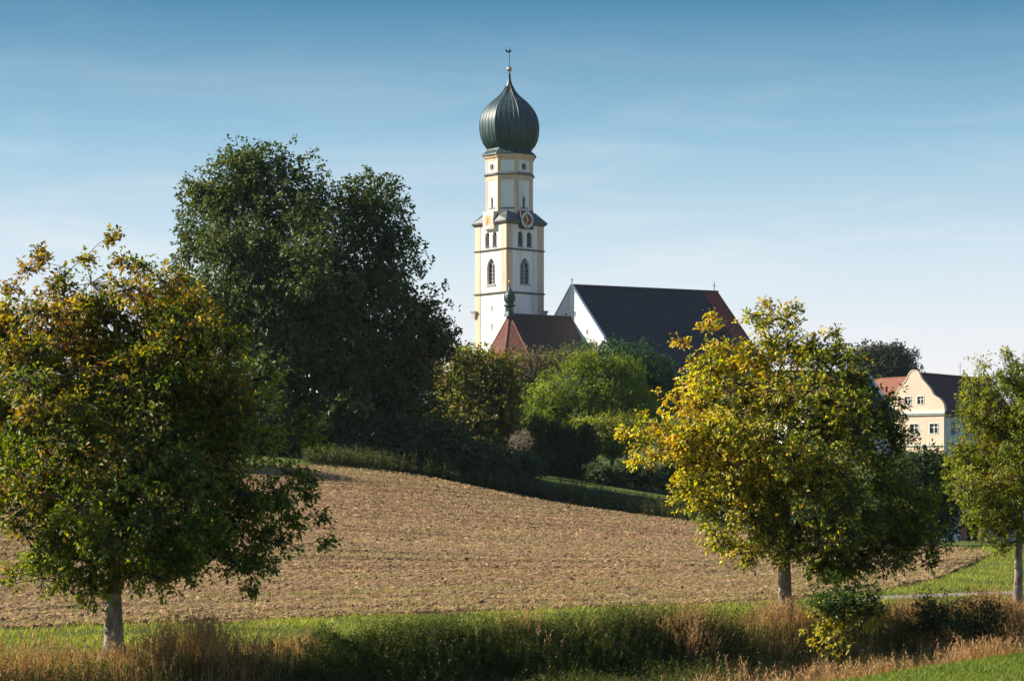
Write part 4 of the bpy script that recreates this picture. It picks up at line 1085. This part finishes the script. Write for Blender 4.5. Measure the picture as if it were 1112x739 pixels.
tree('roadside_tree', 'leftmost broad young roadside tree with russet and green leaves and pale trunk', 'tree', TREE_ROW[0][0], TREE_ROW[0][1], L_left, 540, 165, .122, col_left, .19, 3, wob=.12, clr=.225, fork=1.75, spray=6, bark=M_bark_pale, twigs=True,
     shoots=[(38, 272), (28, 290), (48, 285), (130, 262), (126, 280), (98, 284), (140, 290), (8, 312), (160, 292), (190, 300), (70, 300), (350, 560), (352, 588), (335, 520), (270, 640), (20, 622)], group='trees in a row along the verge', zmin=1.35)

# middle tree: autumn yellow, its shaded right and underside painted in as dark green
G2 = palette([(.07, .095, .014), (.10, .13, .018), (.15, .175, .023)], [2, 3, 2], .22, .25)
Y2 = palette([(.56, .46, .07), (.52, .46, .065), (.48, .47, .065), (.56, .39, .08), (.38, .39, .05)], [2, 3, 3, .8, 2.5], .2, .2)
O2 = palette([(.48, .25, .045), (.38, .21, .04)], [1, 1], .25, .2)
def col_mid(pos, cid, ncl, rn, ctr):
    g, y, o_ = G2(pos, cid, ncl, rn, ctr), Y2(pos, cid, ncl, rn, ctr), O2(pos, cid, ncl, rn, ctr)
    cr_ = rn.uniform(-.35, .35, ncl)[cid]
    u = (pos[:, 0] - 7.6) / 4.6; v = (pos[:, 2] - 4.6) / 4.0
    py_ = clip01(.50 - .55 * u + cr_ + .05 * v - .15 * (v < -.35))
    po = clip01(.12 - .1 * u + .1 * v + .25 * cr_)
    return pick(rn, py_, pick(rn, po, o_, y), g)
Y_ = 67.0
L_mid = [lobe(842, 388, 62, 52, Y_, 0), lobe(792, 425, 58, 54, Y_, .5), lobe(744, 470, 48, 40, Y_, -.4), lobe(716, 482, 26, 22, Y_, 0), lobe(900, 412, 55, 52, Y_, -.3), lobe(860, 470, 95, 78, Y_, -1.3), lobe(778, 520, 66, 46, Y_, .4),
         lobe(812, 572, 50, 36, Y_, -.4), lobe(936, 480, 58, 60, Y_, .6), lobe(985, 532, 42, 48, Y_, 0), lobe(950, 578, 62, 48, Y_, -.5), lobe(890, 560, 75, 50, Y_, -1.0), lobe(905, 612, 40, 28, Y_, .6), lobe(990, 590, 34, 26, Y_, .3), lobe(860, 480, 90, 75, Y_, 1.7), lobe(918, 432, 34, 36, Y_, .3), lobe(962, 458, 26, 34, Y_, .2), lobe(850, 574, 56, 22, Y_, -.3), lobe(908, 618, 34, 22, Y_, -.4)]
tree('roadside_tree', 'middle roadside tree with bright yellow autumn leaves, its shaded right side coloured green', 'tree', TREE_ROW[1][0], TREE_ROW[1][1], L_mid, 460, 165, .125, col_mid, .20, 8, wob=.13, clr=.245, fork=2.0, spray=6, bark=M_bark_pale, twigs=True,
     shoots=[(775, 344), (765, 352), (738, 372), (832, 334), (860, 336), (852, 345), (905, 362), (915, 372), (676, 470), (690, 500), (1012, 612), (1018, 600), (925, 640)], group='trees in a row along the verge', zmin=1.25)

G3 = palette([(.11, .15, .018), (.16, .20, .022), (.23, .26, .027), (.32, .31, .034), (.26, .19, .035)], [2, 3, 3, 2, .6], .2, .28)
Y_ = 76.0
L_right = [lobe(1100, 425, 50, 45, Y_, 0), lobe(1072, 470, 40, 42, Y_, .3), lobe(1125, 490, 65, 75, Y_, -.7), lobe(1085, 530, 52, 48, Y_, -.4), lobe(1060, 520, 30, 32, Y_, .5), lobe(1105, 568, 42, 28, Y_, .3), lobe(1150, 440, 45, 50, Y_, .5), lobe(1120, 500, 60, 75, Y_, 1.5), lobe(1072, 565, 26, 24, Y_, -.2)]
tree('roadside_tree', 'rightmost roadside tree with dense yellow green leaves, cut by the photo edge', 'tree', TREE_ROW[2][0], TREE_ROW[2][1], L_right, 400, 160, .112, G3, .145, 21, wob=.14, clr=.24, fork=1.7, spray=6, bark=M_bark_pale, twigs=True,
     shoots=[(1098, 382), (1090, 390), (1070, 412), (1035, 520), (1034, 500)], group='trees in a row along the verge', zmin=1.5, aspect=.42)

# the big oak on top of the field
Oak = palette([(.048, .076, .016), (.068, .10, .019), (.095, .125, .024), (.135, .135, .03)], [3, 3, 2, .7], .25, .3)
Y_ = 190.0
L_oak = [lobe(283, 200, 46, 42, Y_, 0), lobe(228, 235, 36, 48, Y_, 1), lobe(322, 222, 42, 42, Y_, -1), lobe(398, 232, 44, 46, Y_, 1), lobe(425, 288, 38, 42, Y_, 0), lobe(452, 345, 34, 38, Y_, 1), lobe(470, 372, 22, 24, Y_, 0), lobe(250, 300, 60, 68, Y_, -3), lobe(330, 305, 80, 78, Y_, -4), lobe(395, 350, 62, 66, Y_, -2),
         lobe(430, 418, 48, 52, Y_, 1), lobe(350, 415, 88, 66, Y_, -3), lobe(262, 400, 66, 76, Y_, 0), lobe(220, 340, 36, 60, Y_, 2), lobe(320, 330, 90, 90, Y_, 5), lobe(385, 455, 70, 34, Y_, 2), lobe(300, 462, 75, 38, Y_, 0)]
tree('oak_tree', 'huge dark green oak standing at the top of the field', 'tree', Xp(305, Y_), Y_, L_oak, 1000, 140, .36, Oak, .75, 5, clr=.72, fork=4.5, spray=6,
     shoots=[(268, 166), (290, 162), (214, 204), (400, 190)], zmin=1.5, aspect=.6, lmat=M_leaf_dull)

DG = palette([(.042, .064, .022), (.06, .088, .026), (.09, .115, .032)], [2, 2, 1], .25, .25)
MG = palette([(.05, .085, .016), (.075, .12, .02), (.11, .16, .026), (.14, .17, .03)], [2, 3, 2, 1], .2, .25)
def bgtree(name, label, px, Y, lobes, ncl, per, leaf, colfn, tr, seed, **k):
    return tree(name, label, k.pop('cat', 'tree'), Xp(px, Y), Y, [lobe(*l[:4], Y, *(l[4:])) for l in lobes], ncl, per, leaf, colfn, tr, seed, **k)
MX = palette([(.12, .15, .026), (.19, .20, .035), (.28, .27, .05), (.20, .13, .05), (.15, .095, .045), (.26, .20, .06)], [3, 3, 2, 1.5, 1, 1], .2, .3)
bgtree('village_tree', 'mottled green and rust tree just right of the big oak', 518, 209, [(500, 400, 28, 24), (535, 402, 26, 23), (515, 440, 42, 36), (490, 462, 27, 30), (525, 480, 38, 30), (550, 440, 17, 40), (481, 445, 15, 16)], 420, 64, .30, MX, .3, 31, clr=.55, fork=1.5, aspect=.7, shoots=[(490, 382), (520, 380), (545, 385)])
BR = palette([(.12, .095, .055), (.15, .12, .06), (.10, .085, .04), (.14, .14, .05), (.19, .15, .07)], [3, 3, 2, 2, 1], .2, .25)
bgtree('village_tree', 'thin brownish tree in front of the red apse roof', 585, 232, [(580, 400, 31, 20), (602, 410, 32, 26), (560, 420, 20, 32), (622, 390, 23, 15), (572, 450, 26, 30)], 300, 56, .26, BR, .22, 32, clr=.6, fork=2, aspect=.45)
LG = palette([(.13, .18, .026), (.18, .23, .032), (.24, .28, .04), (.10, .15, .022)], [3, 3, 2, 2], .18, .22)
bgtree('village_tree', 'round bright green tree below the church nave', 640, 219, [(612, 424, 38, 30), (592, 446, 30, 24), (660, 426, 40, 36), (640, 402, 32, 24), (694, 440, 28, 26), (636, 452, 46, 24), (676, 404, 22, 20)], 380, 84, .28, LG, .3, 33, clr=.5, fork=2, aspect=.4)
TG = palette([(.028, .062, .024), (.04, .082, .03), (.055, .10, .034)], [2, 3, 1], .2, .25)
bgtree('village_tree', 'dark bluish green tree behind the bright green round one', 680, 240, [(645, 388, 30, 19), (682, 398, 32, 24), (712, 414, 26, 28), (668, 425, 42, 32), (700, 445, 26, 26)], 400, 64, .32, TG, .3, 34, clr=.55, fork=2, aspect=.4)
bgtree('village_tree', 'low dark tree below the nave roof behind the upper left of the yellow tree', 762, 242, [(742, 428, 26, 22), (770, 432, 26, 22), (796, 440, 26, 24)], 220, 60, .3, TG, .2, 39, clr=.5, fork=2)
YG = palette([(.26, .27, .04), (.19, .22, .034), (.33, .30, .05), (.12, .15, .025)], [3, 3, 1.5, 2], .18, .2)
bgtree('village_tree', 'yellowish green flat topped tree between conifers and yellow roadside tree', 664, 213, [(655, 466, 28, 16), (630, 474, 22, 13), (690, 468, 22, 17), (664, 482, 22, 15)], 260, 60, .24, YG, .2, 35, clr=.4, fork=1.5)
bgtree('topiary_shrub', 'small round clipped shrub under the yellowish flat topped tree', 666, 208, [(666, 488, 11, 10)], 60, 40, .14, MG, .07, 36, clr=.12, fork=.6, cat='shrub')
PG = palette([(.20, .165, .12), (.25, .21, .16), (.16, .15, .09), (.30, .25, .20)], [3, 2, 2, 1], .15, .2)
bgtree('ornamental_tree', 'small pale greyish pink tree beside the dark conifers', 564, 203, [(565, 484, 11, 15), (562, 496, 9, 9), (569, 476, 7, 8)], 70, 40, .17, PG, .08, 37, clr=.3, fork=1.2, aspect=.35)
TH = palette([(.026, .05, .018), (.038, .066, .02), (.07, .10, .024), (.13, .155, .03)], [3, 3, 2, 1], .2, .2)
for j, (px, y0, y1, w_, lb) in enumerate([(583, 452, 520, 10, 'slim dark conifer, leftmost of the four next to the pale small tree'), (601, 458, 524, 10, 'slim dark conifer, second from the pale small tree'),
                                          (618, 462, 527, 11, 'slim dark conifer, third from the pale small tree'), (636, 462, 530, 12, 'slim dark conifer nearest the low garden hedge')]):
    lo = [(px, y1 - (y1 - y0) * f, w_ * ww, (y1 - y0) * .16) for f, ww in ((.12, 1.0), (.32, 1.05), (.52, .95), (.70, .75), (.85, .45))]
    bgtree('conifer', lb, px, 206.5 + j * .5, lo, 200, 60, .24, TH, .13, 40 + j, clr=.28, fork=.5, updir=.9, aspect=.35, group='dark conifers in a row', lmat=M_leaf_dull, sink=.1)
for j, (px, Y, lo, lb, cf, nn) in enumerate([
    (362, 186, [(358, 478, 36, 34), (385, 470, 24, 28)], 'dark shrub under the oak, nearest its trunk', DG, 130),
    (330, 188, [(332, 462, 22, 26), (318, 475, 18, 24)], 'lighter green bush catching sun beneath the oak', MG, 90),
    (285, 185, [(285, 470, 44, 36), (240, 465, 36, 36)], 'dark bush added left of the oak trunk to shade the ground', DG, 170),  # added, mostly hidden: casts shade on the ground under the oak
    (418, 185, [(415, 485, 34, 26), (440, 478, 22, 24)], 'dark shrub below the right half of the oak crown', DG, 120),
    (460, 184, [(460, 492, 30, 22), (478, 482, 20, 26)], 'dark shrub between the oak and the mottled tree', DG, 120),
    (505, 184, [(502, 500, 30, 20), (525, 505, 24, 16)], 'dark shrub in front of the mottled green and rust tree', DG, 110),
    (548, 186, [(545, 508, 22, 16), (560, 512, 18, 14)], 'low dark shrub at the foot of the pale small tree', DG, 90),
    (765, 190, [(760, 515, 34, 30), (790, 535, 28, 28)], 'dark shrub behind the left edge of the yellow tree', DG, 140),
    (840, 186, [(835, 545, 40, 30), (880, 560, 36, 26)], 'dark shrub behind the trunk of the yellow tree', DG, 150),
    (20, 160, [(25, 445, 75, 62), (-40, 440, 60, 66)], 'dark bush behind the left tree at the photo edge', DG, 220),
    (140, 168, [(135, 445, 70, 60), (190, 450, 48, 52)], 'dark bush between the left tree and the oak', DG, 220)]):
    bgtree('shrub', lb, px, Y, lo, int(nn * 1.6), 60, .30, cf, .12, 60 + j, clr=.6, fork=.4, cat='shrub', group='shrubs along the top of the field', lmat=M_leaf_dull if cf is DG else M_leaf)
bgtree('garden_hedge', 'low dark clipped hedge along the garden behind the field', 700, 204, [(655, 514, 14, 10), (678, 514, 16, 11), (702, 516, 16, 11), (726, 520, 16, 11)], 300, 56, .2, DG, .08, 75, clr=.35, fork=.3, cat='hedge', lmat=M_leaf_dull)
bgtree('village_tree', 'dark tree behind the shaded right side of the yellow tree', 998, 138, [(985, 530, 32, 40), (1012, 555, 24, 30), (962, 560, 28, 30), (1024, 532, 20, 34), (1004, 508, 20, 18)], 420, 60, .24, DG, .2, 80, clr=.45, fork=1.0, lmat=M_leaf_dull)
FT_ = palette([(.035, .05, .03), (.05, .06, .032), (.085, .07, .035), (.06, .055, .03)], [3, 3, 1, 1], .2, .25)
bgtree('village_tree', 'distant round tree on the skyline left of the cream gable', 958, 432, [(962, 390, 30, 15), (942, 396, 17, 18), (977, 398, 18, 16), (955, 408, 30, 18)], 360, 60, .55, FT_, .5, 81, clr=.9, fork=4, lmat=M_leaf_dull)
# undergrowth round the roadside trees
def col_bush(pos, cid, ncl, rn, ctr):
    g, y = palette([(.04, .07, .018), (.06, .095, .022)], [1, 1])(pos, cid, ncl, rn, ctr), Y2(pos, cid, ncl, rn, ctr) * .7
    return pick(rn, clip01(.45 - 2.2 * (pos[:, 2] - .5) + rn.uniform(-.4, .4, ncl)[cid]), y, g)
Y_ = 62.0
tree('shrub', 'leafy dark green sapling with yellow lower leaves right of the yellow tree trunk', 'shrub', Xp(918, Y_), Y_, [lobe(910, 648, 28, 16, Y_), lobe(938, 656, 20, 16, Y_), lobe(888, 655, 12, 12, Y_, .2), lobe(905, 688, 26, 14, Y_, -.3), lobe(935, 680, 16, 13, Y_), lobe(918, 668, 22, 12, Y_)], 62, 44, .12, col_bush, .035, 90, clr=.16, fork=.25, spray=5, aspect=.6, shoots=[(951, 640), (905, 625), (952, 628)], bark=M_bark_dark)
WD = palette([(.03, .05, .016), (.045, .07, .02), (.075, .095, .025)], [3, 3, 1], .2, .25)
for j, (px, py, rx, rz, Y_, lb) in enumerate([(1015, 668, 26, 22, 67, 'dark leafy weed bush, left of the two near the rightmost trunk'), (1065, 668, 26, 20, 69, 'dark leafy weed bush right in front of the rightmost trunk')]):
    tree('weed_bush', lb, 'bush', Xp(px, Y_), Y_, [lobe(px, py, rx, rz, Y_), lobe(px + 12, py + 8, rx * .8, rz * .9, Y_), lobe(px - 12, py + 8, rx * .8, rz * .9, Y_)], 90, 40, .10, WD, .03, 92 + j, clr=.16, fork=.1, updir=.35, aspect=.3, group='weed bushes on the verge', shoots=[(px - 8, py - rz - 4), (px + 10, py - rz - 2)])

# ------------------------------------------------------------------ grass and weeds
def zone(n, x0, x1, s0, s1):
    X = rng.uniform(x0, x1, n); s_ = rng.uniform(s0, s1, n); Y = X + 59.45 + 1.4142 * s_
    px = 556 + F * X / np.maximum(Y, 1)
    ok = (Y > 40) & (px > -130) & (px < 1250)
    return X[ok], Y[ok], s_[ok], px[ok]
def sfront(X): return -13.8 + (X - 6) * .385
GR = [(.15, .185, .024), (.23, .255, .034), (.32, .32, .055), (.40, .34, .11)]
# verge strip between weeds and field, and the grass bank on the right
px = rng.uniform(-130, 1250, 330000); Y = 44 + 96 * rng.uniform(0, 1, len(px)) ** .8; X = (px - 556) / F * Y; s_ = row_s(X, Y)
infield = (Y > fB(px) + .35 + .45 * np.sin(px * .09) * np.sin(px * .023)) & (px < 1071) & (Y < fT(px))
onpath = (np.abs(Y - np.interp(X, pc[:, 0], pc[:, 1])) < .75) & (X > 11.0)
ok = (s_ > -1.5) & ~infield & ~onpath & ((Y < fB(px) + 1) | (px > 985)) & (Y < np.where(px > 1040, 138, 200))
X, Y, px = X[ok], Y[ok], px[ok]; n = len(X)
pt = patch(X, Y, 1.1, 4)
v, f, c, k = blades(np.stack([X, Y, H(X, Y) - .01], 1), rng.uniform(.05, .14, n) * (.6 + .9 * pt), rng.uniform(.014, .03, n), rng.uniform(.2, .9, n), mix_cols(GR, n, .25, [.3, .35, .25, .1]) * (.75 + .5 * pt)[:, None])
o = link('verge_grass', np_mesh('verge_grass', v, f, c, k), M_grass); tag(o, 'bright green grass strip between the weeds and the field', kind='stuff')
# mown lawn in the lower right corner
X = rng.uniform(3, 26, 240000); Y = rng.uniform(41, 72, len(X)); px = 556 + F * X / Y
ok = (row_s(X, Y) < sfront(X) + .25) & (px < 1230) & (px > 780); X, Y = X[ok], Y[ok]; n = len(X)
pt = patch(X, Y, 1.5, 9)
v, f, c, k = blades(np.stack([X, Y, H(X, Y) - .01], 1), rng.uniform(.04, .11, n) * (.7 + .6 * pt), rng.uniform(.012, .022, n), rng.uniform(.2, .9, n), mix_cols([(.11, .17, .02), (.15, .21, .025), (.2, .23, .035), (.26, .24, .08)], n, .25, [.35, .35, .2, .1]))
o = link('lawn_grass', np_mesh('lawn_grass', v, f, c, k), M_grass); tag(o, 'short green lawn in the lower right corner', kind='stuff')
# golden dry grass
X, Y, s_, px = zone(190000, -16, 27, -14, .3)
herb = sstep(318, 350, px + 14 * np.sin(Y * 2.1)) * (1 - sstep(690, 800, px + 25 * np.sin(Y * 1.7)))
dens = (1 - .86 * herb) * (s_ > sfront(X) + .2 * np.sin(X * 9)) * (.45 + .55 * patch(X, Y, 1.6, 5)) * np.where(px > 880, np.where((s_ > -9) & (s_ < -4.5), .45, 1), .12 + .88 * np.maximum(sstep(-3.0, -1.5, s_ + .4 * np.sin(X * 3)), (px > 640) * (1 - sstep(2.2, 3.4, s_ - sfront(X)))))
ok = rng.uniform(0, 1, len(X)) < dens; X, Y, s_, px = X[ok], Y[ok], s_[ok], px[ok]; n = len(X)
pt = patch(X, Y, 1.3, 6)
hh = rng.uniform(.3, .75, n) * (.65 + .6 * pt) * np.where(s_ > -.4, .6, 1) * np.where(px > 860, .74, .92) * np.where(s_ < sfront(X) + 1.2, .6, 1)
DC = [(.40, .23, .08), (.48, .31, .12), (.32, .155, .055), (.20, .105, .042), (.18, .18, .05)]
v, f, c, k = blades(np.stack([X, Y, H(X, Y) - .02], 1), hh, rng.uniform(.008, .018, n), rng.uniform(.1, .7, n), mix_cols(DC, n, .22, [.3, .22, .22, .14, .12]), tipdrop=.05)
o = link('dry_grass', np_mesh('dry_grass', v, f, c, k), M_straw); tag(o, 'golden brown dry grass along the verge', kind='stuff')
# feathery seed heads
n = 5200; j = rng.choice(len(X), n, p=(hh * (pt ** 2)) / (hh * pt ** 2).sum())
hs = hh[j] * rng.uniform(1.0, 1.35, n); b0 = np.stack([X[j], Y[j], H(X[j], Y[j])], 1) + rng.normal(0, .08, (n, 3)) * np.array([1, 1, 0])
m = 12; idx = np.repeat(np.arange(n), m); tt = np.tile(np.linspace(.55, 1, m), n)
la = rng.uniform(0, 6.28, n); ld = np.stack([np.cos(la), np.sin(la), np.zeros(n)], 1) * .22
pp = b0[idx] + np.array([0, 0, 1.]) * (hs[idx] * tt)[:, None] + ld[idx] * (hs[idx] * tt ** 2)[:, None]
ax = unit(rng.normal(0, .55, (n * m, 3)) + np.array([0, 0, 1.0]) + ld[idx]); nr = unit(rng.normal(0, 1, (n * m, 3)))
V1, F1, C1, K1 = leaf_arrays(pp, ax, nr, rng.uniform(.05, .12, n * m), rng.uniform(.01, .02, n * m), mix_cols([(.44, .27, .12), (.36, .20, .085), (.54, .37, .20)], n * m, .15))
v, f, c, k = blades(b0, hs, np.full(n, .008), np.full(n, .2), mix_cols(DC[:3], n))
o = link('seed_heads', np_mesh('seed_heads', np.concatenate([V1, v]), np.concatenate([F1, f + len(V1)]), np.concatenate([C1, c]), np.concatenate([K1, k])), M_straw); tag(o, 'feathery dry seed heads standing above the verge grass', kind='stuff')
# dark green herbs in front
def herbs(name, label, X, Y, hmin, hmax, nl, lsize, cols, p, asp=.32, m=None):
    n = len(X); hgt = rng.uniform(hmin, hmax, n) * (.75 + .5 * patch(X, Y, 1.8, 12)); base = np.stack([X, Y, H(X, Y) - .02], 1)
    la = rng.uniform(0, 6.28, n); ld = np.stack([np.cos(la), np.sin(la), np.zeros(n)], 1) * rng.uniform(.05, .35, (n, 1))
    idx = np.repeat(np.arange(n), nl); tt = np.tile(np.linspace(.18, 1, nl), n) + rng.uniform(-.03, .03, n * nl)
    pos = base[idx] + np.array([0, 0, 1.]) * (hgt[idx] * tt)[:, None] + ld[idx] * (hgt[idx] * tt ** 2)[:, None]
    az = rng.uniform(0, 6.28, n)[idx] + np.tile(np.arange(nl) * 2.4, n)
    ax = unit(np.stack([np.cos(az), np.sin(az), rng.uniform(.3, 1.5, len(az))], 1)); nr = unit(np.array([0, 0, 1.]) + rng.normal(0, .4, (len(az), 3)))
    ln = lsize * rng.uniform(.6, 1.2, len(az)) * (1.25 - .7 * tt)
    tone = rng.uniform(.75, 1.25, n)[idx][:, None]
    V1, F1, C1, K1 = leaf_arrays(pos, ax, nr, ln, ln * asp, mix_cols(cols, len(az), .2, p) * tone, .15, .2)
    v, f, c, k = blades(base, hgt, np.full(n, .012), np.linalg.norm(ld, axis=1), mix_cols([(.07, .09, .03), (.12, .09, .05)], n))
    o = link(name, np_mesh(name, np.concatenate([V1, v]), np.concatenate([F1, f + len(V1)]), np.concatenate([C1, c]), np.concatenate([K1, k])), m or M_leaf)
    return tag(o, label, kind='stuff')
X, Y, s_, px = zone(70000, -9, 12, -12, -.5)
w_ = sstep(318, 352, px + 14 * np.sin(Y * 2.1)) * (1 - sstep(700, 830, px + 25 * np.sin(Y * 1.7))) * (s_ > sfront(X)) * (s_ < -.9 + .35 * np.sin(X * 2.3)) * np.where(s_ > -2.6, 1, .5)
ok = rng.uniform(0, 1, len(X)) < w_; X, Y = X[ok][:13000], Y[ok][:13000]
herbs('green_weeds', 'dense dark green weeds along the bottom of the photo', X, Y, .45, .86, 20, .13, [(.045, .065, .016), (.065, .09, .02), (.10, .125, .028), (.16, .155, .04)], [.3, .35, .25, .1], .24)
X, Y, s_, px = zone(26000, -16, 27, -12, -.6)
ok = (s_ > sfront(X) + 1.2) & (rng.uniform(0, 1, len(X)) < np.where(s_ < -1.5, 1, .25)) & ((px < 345) | (px > 640)); X, Y = X[ok][:8000], Y[ok][:8000]  # denser in the front strip, where the dark stem colours stand for shade
herbs('shade_dark_weeds', 'brown and green weed stems among the dry grass, darkened in colour for shade', X, Y, .4, .85, 16, .10, [(.10, .06, .03), (.06, .065, .02), (.05, .035, .02), (.16, .10, .04)], [.3, .3, .25, .15], .28)
# tall herbs in the shade along the top edge of the field
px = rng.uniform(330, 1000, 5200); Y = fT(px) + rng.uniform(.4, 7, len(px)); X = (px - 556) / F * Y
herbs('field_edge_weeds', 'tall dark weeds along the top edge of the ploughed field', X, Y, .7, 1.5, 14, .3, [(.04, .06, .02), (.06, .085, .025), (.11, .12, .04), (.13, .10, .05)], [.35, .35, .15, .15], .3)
# thin autumn haze over the whole valley
mb = MB(); mb.box((-3200, -1700, -6), (3200, 4200, 92))
hm = bpy.data.materials.new('haze_air'); hm.use_nodes = True; ht = hm.node_tree; ht.nodes.clear()
ho = ht.nodes.new('ShaderNodeOutputMaterial'); hv = ht.nodes.new('ShaderNodeVolumePrincipled')
hv.inputs['Color'].default_value = (.72, .87, 1.0, 1); hv.inputs['Density'].default_value = HAZE; hv.inputs['Anisotropy'].default_value = .2
ht.links.new(hv.outputs[0], ho.inputs['Volume'])
tag(mb.done('haze', hm), kind='stuff')
print('objects', len(bpy.data.objects))
